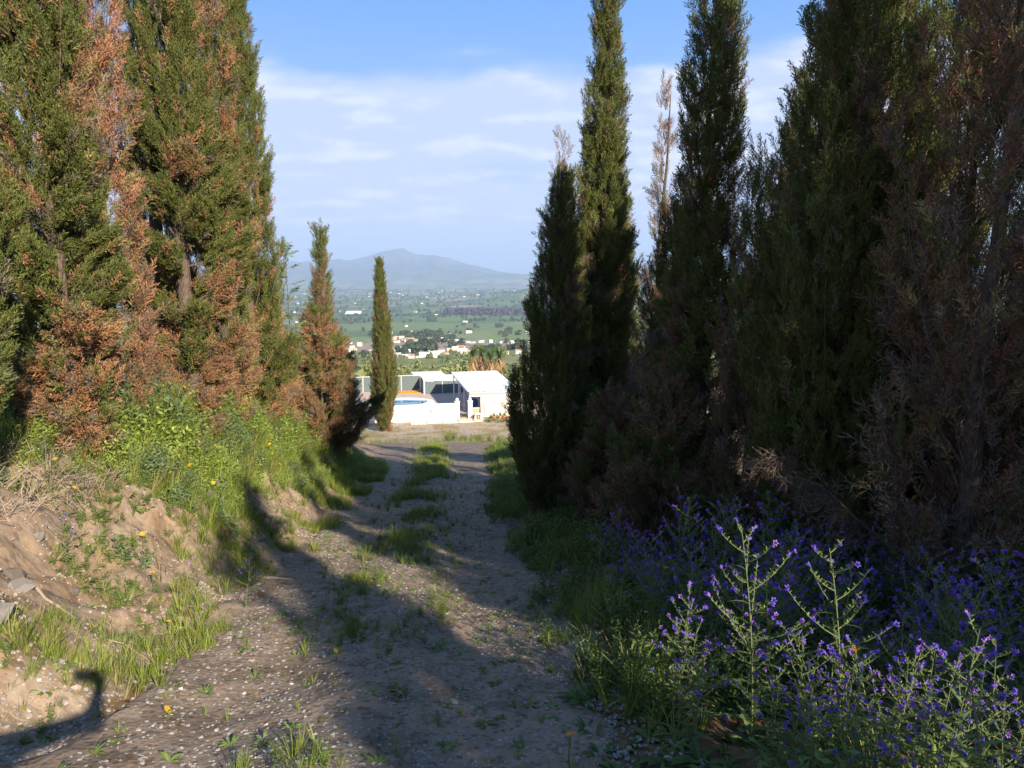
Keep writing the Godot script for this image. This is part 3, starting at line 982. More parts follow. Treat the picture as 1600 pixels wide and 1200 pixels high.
	cypress("green cypress closing the far side of the shaded row", 5.0, -12.8, {h = 7.4, r = 0.9, n = 4600, size = 0.27, brown = 0.15, low = 0.3, limbs = 85})
	cypress("brown-flecked cypress leaning behind the bare-trunked dead one", 4.6, -5.4, {h = 5.8, r = 0.8, n = 4400, size = 0.24, brown = 0.4, limbs = 85, start = 0.05})
	cypress("low dark half-dead cypress bush at the foot of the see-through one", 1.55, -7.0, {h = 2.0, r = 0.6, n = 2000, size = 0.2, brown = 0.6, limbs = 50, peak = 0.4, spread = 3.0, bare = 14, start = 0.02, dead = Color(0.25, 0.12, 0.07)})
	cypress("low twiggy dead cypress bush between the dark trunks and the flowers", 1.25, -8.6, {h = 1.8, r = 0.55, n = 1700, size = 0.2, brown = 0.8, limbs = 50, peak = 0.4, spread = 3.0, bare = 14, start = 0.02, dead = Color(0.25, 0.12, 0.07)})
	# --- the same row goes on past the photographer and shades the track
	var g := "cypresses of the row beside and behind the photographer"
	var l := "dark green cypress of the row running on uphill past the photographer"
	for q in [[5.2, 5.4, 5.8, 0.4], [5.0, 4.2, 6.0, 0.45], [4.8, 3.6, 5.8, 0.3], [4.47, 0.82, 5.2, 0.42], [4.6, -0.1, 5.8, 0.55], [4.9, -0.75, 6.2, 0.5], [5.3, -1.4, 6.4, 0.7], [6.3, -2.1, 6.5, 0.75], [7.4, -0.4, 6.9, 0.8], [7.2, -3.4, 5.6, 0.7], [8.8, -1.6, 6.4, 0.8], [6.3, 2.4, 5.4, 0.5]]:
		cypress(l, q[0], q[1], {h = q[2], r = q[3], n = 1500 if q[2] < 6.3 else 2600, size = 0.36, brown = 0.15, limbs = 70, gap = 0.35 if q[2] < 6.3 else 0.0}, g)

# ---------------------------------------------------------------- flowers
func flower_mesh(sd: int) -> ArrayMesh:
	# a funnel of five petals with a pale throat, mouth upwards
	var rg := RandomNumberGenerator.new()
	rg.seed = sd
	var b := MB.new()
	for i in 5:
		var a0 := TAU * i / 5.0
		var a1 := TAU * (i + 1) / 5.0
		var am := (a0 + a1) * 0.5
		var t0 := Vector3(cos(a0) * 0.16, 0, sin(a0) * 0.16)
		var t1 := Vector3(cos(a1) * 0.16, 0, sin(a1) * 0.16)
		var m0 := Vector3(cos(a0) * 0.42, 0.8, sin(a0) * 0.42)
		var m1 := Vector3(cos(a1) * 0.42, 0.8, sin(a1) * 0.42)
		var tip := Vector3(cos(am) * 0.72, 1.05 + rg.randf_range(-0.15, 0.1), sin(am) * 0.72)
		b.quad(t1, t0, m0, m1, Color(0.9, 0.75, 1.0))
		b.tri(m1, m0, tip, Color(1.0, 1.0, 1.0))
	for i in 3:
		b.leaf(Vector3(0, 0.3, 0), Vector3(rg.randf_range(-0.3, 0.3), 1.35, rg.randf_range(-0.3, 0.3)), 0.07, 0, Color(1.6, 0.8, 0.9), Color(1.8, 0.8, 0.9))
	return b.mesh()

func bugloss_shape(sd: int, h: float, side: int, flowers: int) -> Dictionary:
	var rg := RandomNumberGenerator.new()
	rg.seed = sd
	var st := MB.new()
	var lf := MB.new()
	var spots: Array[Transform3D] = []
	var stem := PackedVector3Array()
	var rads := PackedFloat32Array()
	var bend := Vector2(rg.randf_range(-0.12, 0.12), rg.randf_range(-0.12, 0.12))
	for i in 8:
		var t := i / 7.0
		stem.append(Vector3(bend.x * t * t, t, bend.y * t * t) * h)
		rads.append(0.0055 * (1.0 - 0.7 * t))
	st.tube(stem, rads, 5, Color(0.17, 0.19, 0.075), Color(0.20, 0.24, 0.09))
	var on := func(t: float) -> Vector3:
		var f := clampf(t, 0, 0.999) * 7.0
		var k := int(f)
		return stem[k].lerp(stem[k + 1], f - k)
	for i in 22:                                            # long leaves, larger low down
		var t := 0.02 + 0.9 * pow(i / 22.0, 1.3)
		var p: Vector3 = on.call(t)
		var az := i * 2.4 + rg.randf_range(-0.4, 0.4)
		var o := Vector3(cos(az), 0, sin(az))
		var ln := lerpf(0.17, 0.04, t) * rg.randf_range(0.8, 1.25)
		var col := Color(0.10, 0.145, 0.05) * rg.randf_range(0.8, 1.25)
		lf.blade(p, o * ln * 0.7 + Vector3(0, ln * 0.55, 0), o * ln * 0.35 - Vector3(0, ln * 0.4, 0), ln * 0.17, col, col, 3)
	for i in side:
		var t := 0.34 + 0.66 * (i + 0.5) / side
		var p: Vector3 = on.call(t)
		var az := i * 2.4 + rg.randf_range(-0.3, 0.3)
		var o := Vector3(cos(az), 0, sin(az))
		var ln := lerpf(0.30, 0.055, pow((t - 0.34) / 0.66, 0.8)) * rg.randf_range(0.8, 1.2) * h / 0.8
		var up := rg.randf_range(0.45, 0.85)
		var c := PackedVector3Array()
		var cr := PackedFloat32Array()
		for k in 5:
			var u := k / 4.0
			c.append(p + o * ln * u * (1.0 - 0.12 * u) + Vector3(0, ln * up * u * (0.7 + 0.45 * u), 0))
			cr.append(0.0032 * (1.0 - 0.5 * u))
		st.tube(c, cr, 4, Color(0.16, 0.19, 0.07), Color(0.2, 0.25, 0.09))
		var nk := int(6 + ln * 70)
		for k in nk:                                        # bristly green cups along the twig
			var u := 0.2 + 0.8 * k / nk
			var f := u * 4.0
			var j := mini(int(f), 3)
			var q := c[j].lerp(c[j + 1], f - j)
			var a2 := k * 2.4
			var d2 := (Vector3(cos(a2), 0.9, sin(a2))).normalized()
			for m in 2:
				lf.leaf(q, q + (d2 + Vector3(rg.randf_range(-0.4, 0.4), 0.1, rg.randf_range(-0.4, 0.4))) * rg.randf_range(0.012, 0.02), 0.006, rg.randf() * TAU, Color(0.17, 0.22, 0.08), Color(0.17, 0.22, 0.08))
		for k in flowers:
			if rg.randf() < 0.25: continue
			var u := 1.0 - 0.16 * k * rg.randf()
			var f := minf(u, 0.999) * 4.0
			var j := mini(int(f), 3)
			var q := c[j].lerp(c[j + 1], f - j)
			var d2 := (o * 0.7 + Vector3(rg.randf_range(-0.6, 0.6), rg.randf_range(0.3, 1.0), rg.randf_range(-0.6, 0.6))).normalized()
			spots.append(frame(d2, rg.randf_range(0.0135, 0.0205), q, rg.randf() * TAU))
	return {stem = st.mesh(), leaf = lf.mesh(), spots = spots}

const PURPLE := [Color(0.19, 0.125, 0.54), Color(0.24, 0.15, 0.58), Color(0.15, 0.115, 0.48), Color(0.36, 0.18, 0.52)]

func joined_flowers(spots: Array, sd: int) -> ArrayMesh:
	var b := MB.new()
	var rg := RandomNumberGenerator.new()
	rg.seed = sd
	var f := flower_mesh(sd)
	var arr := f.surface_get_arrays(0)
	for t: Transform3D in spots:
		var col: Color = PURPLE[rg.randi() % 4]
		var vs: PackedVector3Array = arr[Mesh.ARRAY_VERTEX]
		var ns: PackedVector3Array = arr[Mesh.ARRAY_NORMAL]
		var cs: PackedColorArray = arr[Mesh.ARRAY_COLOR]
		for i in vs.size():
			b.v.append(t * vs[i]); b.n.append((t.basis * ns[i]).normalized()); b.c.append(cs[i] * col)
	return b.mesh()

func bugloss(label: String, at: Vector3, scale: float, turn: float, shape: Dictionary, blossom: Mesh, group: String, tilt: Vector2 = Vector2.ZERO) -> Node3D:
	var t := thing("bugloss_plant", label, "flowering plant", at, turn, group)
	t.rotation = Vector3(tilt.x, turn, tilt.y)
	t.scale = Vector3.ONE * scale
	part("stem", shape.stem, M.herb, t)
	part("leaves", shape.leaf, M.herb, t).set_meta("kind", "stuff")
	if blossom:
		part("blossom", blossom, M.petal, t).set_meta("kind", "stuff")
	return t

func daisy_parts() -> Array:
	var p := MB.new()
	for i in 13:
		var a := TAU * i / 13.0
		var o := Vector3(cos(a), 0, sin(a))
		var s := Vector3(-o.z, 0, o.x) * 0.10
		p.quad(o * 0.25 - s, o * 0.25 + s, o * 0.95 + s * 0.9 + Vector3(0, 0.18, 0), o * 0.95 - s * 0.9 + Vector3(0, 0.18, 0), Color.WHITE)
	var c := MB.new()
	for i in 10:
		var a0 := TAU * i / 10.0
		var a1 := TAU * (i + 1) / 10.0
		var q0 := Vector3(cos(a0) * 0.34, 0.02, sin(a0) * 0.34)
		var q1 := Vector3(cos(a1) * 0.34, 0.02, sin(a1) * 0.34)
		var h0 := Vector3(cos(a0) * 0.2, 0.18, sin(a0) * 0.2)
		var h1 := Vector3(cos(a1) * 0.2, 0.18, sin(a1) * 0.2)
		c.quad(q1, q0, h0, h1, Color.WHITE)
		c.tri(h1, h0, Vector3(0, 0.22, 0), Color.WHITE)
	return [p.mesh(), c.mesh()]

func build_flowers() -> void:
	R.seed = 404
	var shapes := []
	var bl := []
	for i in 6:
		shapes.append(bugloss_shape(100 + i, rr(0.62, 0.86), 9 + i, 3))
		bl.append(joined_flowers(shapes[i].spots, 200 + i))
	# the tall sunlit one, every flower its own piece
	var hero := bugloss_shape(77, 0.98, 15, 2)
	var p := bearing_point(1182, 1010, 3.0)
	var g := land(p.x, p.z)
	var t := bugloss("tall sunlit bugloss with branching stem standing over the purple flower mass", Vector3(p.x, g - 0.02, p.z), 1.0, 0.3, hero, null, "")
	t.scale = Vector3.ONE * ((bearing_point(1182, 822, 3.0).y - g) / 0.98)
	var fm := flower_mesh(5)
	var mats := []
	for k in 4:
		var m := tinted("petal_hue", 0.6, 0.6, 0.3)
		m.albedo_color = (PURPLE[k] as Color).linear_to_srgb() 
		mats.append(m)
	for s: Transform3D in hero.spots:
		var f := part("flower", fm, mats[R.randi() % 4], t)
		f.transform = s
	# the crowd in the shade along the verge
	var lab := "purple-flowered bugloss in the dense shaded mass along the track verge"
	var grp := "bugloss plants crowding the shaded verge"
	var placed := 0
	while placed < 250:
		var d := rr(1.9, 6.2)
		var edge := crv(centre, d) + crv(half_w, d)
		var x := edge + 0.3 + pow(rr(0, 1), 0.9) * (3.4 if d > 2.6 else 2.4)
		if d > 3.9 and x > 3.5: continue
		if absf(x - d * 0.345) < 0.16 and d < 3.1 and d > 1.8: continue
		if absf(x) > d * 0.9 + 0.3: continue
		# keep the lens clear
		if Vector2(x, -d).length() < 1.5: continue
		var k := R.randi() % 6
		var sc := rr(0.65, 1.12) * (0.55 if x - edge < 0.35 else 1.0) * (0.8 if d < 2.7 else 1.0)
		var which := lab
		if x - edge < 0.75: which = "purple bugloss leaning out over the gravel edge of the track"
		elif Vector2(x - 3.12, -d + 4.75).length() < 1.3: which = "purple bugloss around the trunk of the dead brown cypress"
		elif d > 5.0: which = "purple bugloss at the foot of the dark cypress row"
		bugloss(which, Vector3(x, land(x, -d) - 0.02, -d), sc, rr(0, TAU), shapes[k], bl[k], grp, Vector2(rr(-0.22, 0.22), rr(-0.22, 0.22)))
		placed += 1
	# low ones on the bank and its crest
	for q in [[62, 705, 5.6], [95, 790, 4.9], [240, 655, 8.2], [325, 740, 7.2], [345, 735, 7.3], [270, 755, 6.6], [540, 655, 15.5], [555, 665, 16.5], [565, 690, 17.5], [500, 690, 12.0], [520, 640, 14.0], [305, 860, 5.6], [380, 910, 5.3], [60, 690, 6.0]]:
		var w := bearing_point(q[0], q[1], q[2])
		bugloss("small blue-purple bugloss on the sunny earth bank", Vector3(w.x, land(w.x, w.z) - 0.02, w.z), rr(0.3, 0.6), rr(0, TAU), shapes[R.randi() % 6], bl[R.randi() % 6], "small bugloss plants on the bank", Vector2(rr(-0.2, 0.2), rr(-0.2, 0.2)))
	# yellow daisies
	var dp := daisy_parts()
	var yel := plain("yellow_petal", lin(0.72, 0.42, 0.01), 0.6, 0.3)
	var ora := plain("orange_petal", lin(0.75, 0.26, 0.01), 0.6, 0.3)
	var core := plain("flower_eye", lin(0.45, 0.2, 0.01), 0.8, 0.3)
	for m in [yel, ora]:
		m.backlight_enabled = true; m.backlight = grey(0.4)
	var spots := []
	for i in 58:
		var d := rr(6.3, 12.5)
		var x := crv(centre, d) - crv(half_w, d) - rr(0.4, 2.6)
		spots.append([Vector3(x, land(x, -d), -d), rr(0.25, 0.5), "yellow daisy in the green grass mound on the bank", "yellow daisies in the grass mound", yel])
	for q in [[85, 700, 5.6, 0.15], [110, 710, 5.5, 0.15], [215, 765, 5.6, 0.12], [235, 862, 5.2, 0.12], [265, 985, 4.6, 0.1], [150, 1035, 4.0, 0.08], [265, 1183, 3.3, 0.06], [525, 1048, 4.2, 0.08], [195, 690, 6.3, 0.2]]:
		var w := bearing_point(q[0], q[1], q[2])
		spots.append([Vector3(w.x, land(w.x, w.z), w.z), q[3], "single yellow daisy on the bare pale earth", "yellow daisies on the bare earth", yel])
	for q in [[1325, 1015, 2.7, 0.62], [1030, 885, 4.4, 0.55], [893, 1150, 2.7, 0.25]]:
		var w := bearing_point(q[0], q[1], q[2])
		spots.append([Vector3(w.x, land(w.x, w.z), w.z), maxf(0.12, w.y - land(w.x, w.z)), "orange-yellow marigold among the shaded purple bugloss", "marigolds in the shaded verge", ora])
	for s in spots:
		var o := thing("daisy", s[2], "flower", s[0], rr(0, TAU), s[3])
		var b := MB.new()
		var hgt: float = s[1]
		var top := Vector3(rr(-0.1, 0.1) * hgt, hgt, rr(-0.1, 0.1) * hgt)
		b.tube(PackedVector3Array([Vector3.ZERO, top * 0.5 + Vector3(0.01, 0, 0), top]), PackedFloat32Array([0.003, 0.0025, 0.002]), 4, Color(0.1, 0.15, 0.04), Color(0.13, 0.18, 0.05))
		for k in 4:
			b.leaf(top * (0.15 + 0.18 * k), top * (0.15 + 0.18 * k) + Vector3(rr(-0.05, 0.05), 0.03, rr(-0.05, 0.05)), 0.012, 0, Color(0.1, 0.15, 0.04), Color(0.13, 0.18, 0.05))
		part("stalk", b.mesh(), M.herb, o)
		var head := part("petals", dp[0], s[4], o)
		head.transform = frame(SUN_TO * 0.8 + Vector3(rr(-0.4, 0.4), 0.5, rr(-0.4, 0.4)), rr(0.018, 0.026), top, rr(0, TAU))
		part("flower_eye", dp[1], core, head)

# ---------------------------------------------------------------- grass, herbs, stones
func build_cover() -> void:
	R.seed = 515
	var grass := [Scatter.new(), Scatter.new(), Scatter.new()]
	var herbs := [Scatter.new(), Scatter.new(), Scatter.new()]
	var ros := [Scatter.new(), Scatter.new()]
	var dry := Scatter.new()
	var gcol := func() -> Color:
		var c := Color(0.19, 0.26, 0.04).lerp(Color(0.27, 0.32, 0.07), rr(0, 1))
		if rr(0, 1) < 0.14: c = Color(0.30, 0.25, 0.12)
		return c * rr(0.75, 1.2)
	# the mound on the bank: thick tall grass and herbs
	for i in 30000:
		var d := rr(4.2, 20.0)
		var s := rr(0.1, 4.2)
		var x := crv(centre, d) - crv(half_w, d) - s
		var a := N1.get_noise_2d(x * 0.7 + 3, d * 0.7)
		var mound := ss(5.1, 6.8, d + a * 1.5) * ss(0.55, 1.15, s + a * 0.6 + 0.35 * ss(8.5, 12.0, d))
		var crest := ss(1.35, 1.8, s + a * 0.4) * 0.9
		var dens := maxf(mound, crest * (0.75 if d > 5.6 else 0.4))
		if rr(0, 1) > dens: continue
		var p := Vector3(x, land(x, -d) - 0.02, -d)
		var size := rr(0.2, 0.5) * (0.6 + 0.85 * mound * ss(0.7, 1.5, s))
		if rr(0, 1) < 0.62:
			grass[R.randi() % 3].put(upright(p, size * 1.05, 0.35), gcol.call())
		else:
			var hc := Color(0.17, 0.25, 0.04).lerp(Color(0.27, 0.33, 0.08), rr(0, 1))
			if N2.get_noise_2d(x * 0.9, d * 0.9) > 0.12: hc = Color(0.11, 0.16, 0.085).lerp(Color(0.16, 0.22, 0.09), rr(0, 1))
			herbs[R.randi() % 3].put(upright(p, size * 1.1, 0.4), hc * rr(0.8, 1.2))
	# bright grass at the foot of the bank
	for i in 5200:
		var d := rr(3.2, 20.0)
		var s := rr(-0.25, 0.75)
		var x := crv(centre, d) - crv(half_w, d) - s
		var a := N2.get_noise_2d(x * 1.1, d * 0.6 + 30)
		if rr(0, 1) > ss(-0.02, 0.25, a - absf(s - 0.2) * 0.35 + 0.22 * ss(5.0, 9.0, d)): continue
		grass[R.randi() % 3].put(upright(Vector3(x, land(x, -d) - 0.015, -d), rr(0.07, 0.2) * (1.0 + 0.5 * ss(8, 14, d)), 0.3), gcol.call())
	# sparse weeds on the bare face of the bank
	for i in 11000:
		var d := rr(2.2, 9.0)
		var s := rr(0.1, 2.2)
		var x := crv(centre, d) - crv(half_w, d) - s
		var a := N1.get_noise_2d(x * 1.4 + 90, d * 1.4)
		if rr(0, 1) > ss(-0.12, 0.4, a) * (0.35 + 0.65 * ss(0.2, 1.6, s)): continue
		var p := Vector3(x, land(x, -d) - 0.01, -d)
		var k := rr(0, 1)
		if k < 0.3:
			grass[R.randi() % 3].put(upright(p, rr(0.04, 0.12), 0.8), Color(0.40, 0.33, 0.20) * rr(0.7, 1.2))
			continue
		if k < 0.5: grass[R.randi() % 3].put(upright(p, rr(0.05, 0.14), 0.4), gcol.call())
		elif k < 0.8: herbs[R.randi() % 3].put(upright(p, rr(0.05, 0.15), 0.5), Color(0.13, 0.18, 0.05) * rr(0.8, 1.2))
		else: ros[R.randi() % 2].put(upright(p, rr(0.05, 0.11), 0.3), Color(0.15, 0.21, 0.05) * rr(0.8, 1.2))
	# the strip between the wheel ruts
	for i in 7000:
		var d := rr(2.2, 30.0)
		var l := R.randfn(-0.08, 0.26)
		var x := crv(centre, d) + l
		var a := N2.get_noise_2d(x * 0.8 + 60, d * 0.5)
		if rr(0, 1) > ss(-0.1, 0.35, a + 0.2 * ss(3.5, 7.0, d) - 0.04): continue
		var p := Vector3(x, land(x, -d) + 0.005, -d)
		if rr(0, 1) < 0.75: grass[R.randi() % 3].put(upright(p, rr(0.05, 0.15) * (1.0 + 0.6 * ss(6, 12, d)), 0.4), gcol.call() * 0.95)
		else: herbs[R.randi() % 3].put(upright(p, rr(0.06, 0.16), 0.4), Color(0.12, 0.17, 0.05) * rr(0.8, 1.2))
	# little weeds anywhere on the track
	for i in 1000:
		var d := rr(2.2, 16.0)
		var x := crv(centre, d) + rr(-1.1, 1.1)
		var p := Vector3(x, land(x, -d) + 0.012, -d)
		if rr(0, 1) < 0.5: ros[R.randi() % 2].put(upright(p, rr(0.03, 0.075), 0.3), Color(0.14, 0.20, 0.05) * rr(0.8, 1.2))
		else: grass[R.randi() % 3].put(upright(p, rr(0.03, 0.09), 0.4), gcol.call())
	# the verge under the shaded row
	for i in 12000:
		var d := rr(1.6, 26.0)
		var s := pow(rr(0, 1), 1.4) * (4.5 if d < 14 else 6.0) - 0.45
		var x := crv(centre, d) + crv(half_w, d) + s
		if Vector2(x, d).length() < 1.3: continue
		var a := N1.get_noise_2d(x * 0.8 - 30, d * 0.8)
		if rr(0, 1) > ss(-0.3, 0.3, a + 0.15 * ss(0.0, 0.5, s) - 0.5 * ss(0.0, -0.4, s)) * (1.0 if s < 1.8 else 0.5): continue
		var p := Vector3(x, land(x, -d) - 0.01, -d)
		if rr(0, 1) < 0.62: grass[R.randi() % 3].put(upright(p, rr(0.12, 0.36) * (0.25 + 0.75 * ss(-0.4, 0.35, s)), 0.35), gcol.call())
		else: herbs[R.randi() % 3].put(upright(p, rr(0.15, 0.4) * (0.25 + 0.75 * ss(-0.4, 0.35, s)), 0.4), Color(0.12, 0.175, 0.05) * rr(0.75, 1.2))
	# leafy stuff at the near corner of the verge
	for i in 80:
		var x := rr(0.35, 1.6)
		var d := rr(2.3, 3.6)
		var p := Vector3(x, land(x, -d), -d)
		ros[R.randi() % 2].put(upright(p, rr(0.08, 0.18), 0.5), Color(0.10, 0.15, 0.04) * rr(0.8, 1.2))
	# grass and weeds across the yard's near edge
	for i in 5200:
		var d := rr(26.0, 48.0)
		var x := rr(-14.0, 5.0)
		var a := N1.get_noise_2d(x * 0.25 + 15, d * 0.5)
		var band := exp(-pow((d - 37.0 - a * 4.0) / 3.4, 2.0)) + 0.5 * exp(-pow((d - 48.0) / 1.2, 2.0))
		if rr(0, 1) > band * ss(-0.35, 0.2, a): continue
		var c: Color = gcol.call()
		if rr(0, 1) < 0.4: c = Color(0.34, 0.29, 0.13)
		grass[R.randi() % 3].put(upright(Vector3(x, land(x, -d) - 0.02, -d), rr(0.12, 0.34), 0.3), c)
	for q in [[712, 693, 39.0, 0.75], [703, 692, 39.0, 0.6], [722, 691, 39.5, 0.5], [744, 690, 39.0, 0.6], [752, 688, 39.5, 0.5], [775, 700, 36.0, 0.6], [675, 690, 39.0, 0.35], [770, 655, 50.3, 0.5], [760, 658, 50.0, 0.45], [780, 660, 50.0, 0.5]]:
		var w := bearing_point(q[0], q[1], q[2])
		for k in 7:
			var x := w.x + rr(-0.4, 0.4)
			var z := w.z + rr(-0.4, 0.4)
			herbs[R.randi() % 3].put(upright(Vector3(x, land(x, z) - 0.02, z), q[3] * rr(0.6, 1.1), 0.3), Color(0.16, 0.20, 0.05) * rr(0.8, 1.2))
	# dry twigs and straw on the crest and under the boughs
	for i in 420:
		var d := rr(3.0, 8.0)
		var s := rr(1.2, 2.7)
		var x := crv(centre, d) - crv(half_w, d) - s
		if N1.get_noise_2d(x * 0.8 + 7, d * 0.8) < -0.02: continue
		dry.put(upright(Vector3(x, land(x, -d) - 0.01, -d), rr(0.12, 0.34), 0.7), Color(0.36, 0.29, 0.22) * rr(0.7, 1.2))
	for i in 500:
		var d := rr(3.0, 14.0)
		var x := crv(centre, d) + crv(half_w, d) + rr(0.8, 5.0)
		dry.put(upright(Vector3(x, land(x, -d) - 0.01, -d), rr(0.12, 0.3), 0.9), Color(0.24, 0.17, 0.12) * rr(0.7, 1.2))
	var labels := ["green grass tufts along the bank, ruts and verge", "fine long grass on the bank and verge", "short dense grass on the bank and track"]
	for i in 3:
		var o := copies("grass", SP.tuft[i], M.grass, grass[i], self)
		tag(o, labels[i], "grass")
	labels = ["narrow-leaved green herbs on the bank mound", "feathery green herbs on the bank mound", "broad-leaved green herbs on the bank and verge"]
	for i in 3:
		tag(copies("herb_cover", SP.herb[i], M.herb, herbs[i], self), labels[i], "herbs")
	for i in 2:
		tag(copies("weed_cover", SP.rosette[i], M.herb, ros[i], self), ["small leafy weeds on the track and bare bank", "low spreading weeds on the track and verge"][i], "weeds")
	tag(copies("dry_litter", SP.dry, M.twig, dry, self), "dry broken twigs lying on bank crest and under cypresses", "twigs")
	# gravel
	var peb := [Scatter.new(), Scatter.new(), Scatter.new()]
	for i in 42000:
		var d := 1.9 + pow(rr(0, 1), 1.5) * 15.0
		var x := crv(centre, d) + rr(-1.35, 1.3) * crv(half_w, d)
		var sz := 0.004 + 0.015 * pow(rr(0, 1), 2.4)
		if rr(0, 1) < 0.008: sz *= 1.7
		var p := Vector3(x, land(x, -d) + 0.012, -d)
		if x < crv(centre, d) - crv(half_w, d) * 0.9: p.y -= 0.012
		var col := Color(0.19, 0.175, 0.16).lerp(Color(0.31, 0.28, 0.25), rr(0, 1))
		if rr(0, 1) < 0.02: col = Color(0.45, 0.42, 0.38)
		peb[i % 3].put(upright(p, sz, 0.8), col)
	for i in 26000:                                             # crumbs and stones on the bank
		var d := 2.0 + pow(rr(0, 1), 1.3) * 9.0
		var x := crv(centre, d) - crv(half_w, d) - rr(-0.15, 2.4)
		if N2.get_noise_2d(x * 1.7, d * 1.7 + 5.0) < rr(-0.5, 0.15): continue
		var sz := 0.004 + 0.013 * pow(rr(0, 1), 2.4)
		if rr(0, 1) < 0.02: sz *= 2.2
		var cl := Color(0.27, 0.22, 0.175).lerp(Color(0.35, 0.30, 0.245), rr(0, 1))
		if rr(0, 1) < 0.35: cl = Color(0.24, 0.18, 0.13)
		peb[i % 3].put(upright(Vector3(x, land(x, -d) + sz * 0.2, -d), sz, 0.8), cl)
	for i in 3:
		tag(copies("gravel", SP.pebble[i], M.twig, peb[i], self), ["loose grey gravel on the track surface", "pale gravel crumbs on track and bank", "mixed small stones on track and bank"][i], "gravel")
	# single stones on the bank
	for q in [[190, 1060, 3.7, 0.045], [55, 1058, 3.7, 0.03], [8, 1075, 3.5, 0.11], [60, 840, 4.8, 0.06], [350, 850, 5.6, 0.07], [130, 970, 4.0, 0.035], [30, 930, 4.1, 0.09], [15, 880, 4.3, 0.12], [110, 860, 4.6, 0.05], [265, 1030, 4.0, 0.03], [205, 1000, 4.1, 0.028], [155, 1180, 3.1, 0.025], [45, 990, 3.8, 0.03], [640, 1065, 3.9, 0.03], [895, 925, 5.9, 0.035], [385, 1055, 3.9, 0.03], [480, 985, 4.6, 0.028]]:
		var w := bearing_point(q[0], q[1], q[2])
		var y := land(w.x, w.z)
		var o := top_mesh("stone", SP.pebble[R.randi() % 3], M.stone, Vector3(w.x, y + q[3] * 0.1, w.z))
		o.rotation = Vector3(rr(-0.4, 0.4), rr(0, TAU), rr(-0.4, 0.4))
		o.scale = Vector3.ONE * q[3]
		var m := M.stone.duplicate() as StandardMaterial3D
		m.vertex_color_use_as_albedo = false
		m.albedo_color = lin(0.42, 0.36, 0.30) if R.randf() < 0.6 else lin(0.6, 0.57, 0.53)
		o.material_override = m
		tag(o, "pale loose stone half sunk in the earth", "stone", "loose stones on bank and track")
	# fallen sticks
	var k := 0
	for q in [[398, 848, 455, 852, 6.3, 0.022], [60, 948, 115, 962, 4.2, 0.012], [150, 1022, 235, 1035, 4.1, 0.006], [255, 950, 310, 970, 4.7, 0.007], [290, 922, 330, 935, 5.0, 0.007]]:
		var a := bearing_point(q[0], q[1], q[4])
		var c := bearing_point(q[2], q[3], q[4])
		a.y = land(a.x, a.z) + 0.01; c.y = land(c.x, c.z) + 0.01
		var b := MB.new()
		var mid := a.lerp(c, 0.5)
		mid.y = land(mid.x, mid.z) + 0.02
		b.tube(PackedVector3Array([Vector3.ZERO, (mid - a) * 0.55 + Vector3(0, 0.01, 0.02), mid - a + Vector3(0, 0, -0.02), c - a]), PackedFloat32Array([q[5], q[5] * 0.85, q[5] * 0.7, q[5] * 0.35]), 6, Color(0.26, 0.2, 0.155), Color(0.30, 0.24, 0.19))
		var o := top_mesh("fallen_stick", b.mesh(), M.twig, a)
		tag(o, ["thick grey-brown stick lying below the grass mound", "bleached stick lying on the bare bank face", "long thin bleached root lying low on the bank", "thin dark stick beside the bank-foot grass", "short thin pale stick near the bank-foot grass"][k], "stick")
		k += 1

# ---------------------------------------------------------------- sparse young tree on the bank
func build_sapling() -> void:
	R.seed = 616
	var base := bearing_point(452, 600, 13.6)
	base.y = land(base.x, base.z)
	var t := thing("sapling", "thin young tree with sparse feathery light green leaves between the bank cypresses", "tree", base)
	var top := bearing_point(448, 378, 13.6) - base
	var b := MB.new()
	var pts := PackedVector3Array()
	var rd := PackedFloat32Array()
	for i in 7:
		var u := i / 6.0
		pts.append(top * u + Vector3(sin(u * 5.0) * 0.04, 0, cos(u * 4.0) * 0.04)); rd.append(0.02 * (1.0 - 0.8 * u))
	b.tube(pts, rd, 6, Color(0.2, 0.16, 0.12), Color(0.22, 0.2, 0.12))
	part("trunk", b.mesh(), M.bark, t)
	var lf := MB.new()
	var tw := MB.new()
	for i in 26:
		var u := 0.35 + 0.65 * i / 26.0
		var f := minf(u, 0.999) * 6.0
		var j := int(f)
		var p := pts[j].lerp(pts[j + 1], f - j)
		var az := i * 2.4
		var o := Vector3(cos(az), rr(0.2, 0.6), sin(az)).normalized()
		var ln := rr(0.3, 0.6) * (1.2 - 0.5 * u)
		tw.rod(p, p + o * ln, 0.004, 4, Color(0.2, 0.18, 0.1))
		for m in 10:
			var q := p + o * ln * (0.3 + 0.07 * m)
			for sgn in [-1.0, 1.0]:
				var side: Vector3 = Vector3(-o.z, 0.0, o.x) * sgn + o * 0.5 + Vector3(0, rr(-0.4, 0.2), 0)
				lf.leaf(q, q + side.normalized() * rr(0.07, 0.12), 0.022, rr(0, TAU), Color(0.14, 0.2, 0.05), Color(0.2, 0.26, 0.08))
	part("twigs", tw.mesh(), M.twig, t).set_meta("kind", "stuff")
	part("leaves", lf.mesh(), M.herb, t).set_meta("kind", "stuff")

# ---------------------------------------------------------------- the pool terrace at the foot of the track
const TERRACE := Vector3(-3.13, -9.03, -51.2)
const TURN := 0.2269
func tp(x: float, y: float, z: float) -> Vector3:
	return TERRACE + Vector3(cos(TURN) * x + sin(TURN) * z, y, -sin(TURN) * x + cos(TURN) * z)

func slab(size: Vector3, bevel: float = 0.0, at: Vector3 = Vector3.ZERO) -> ArrayMesh:
	var b := MB.new()
	b.box(at + Vector3(0, size.y * 0.5, 0), size, Color.WHITE, Basis(), bevel)
	return b.mesh()

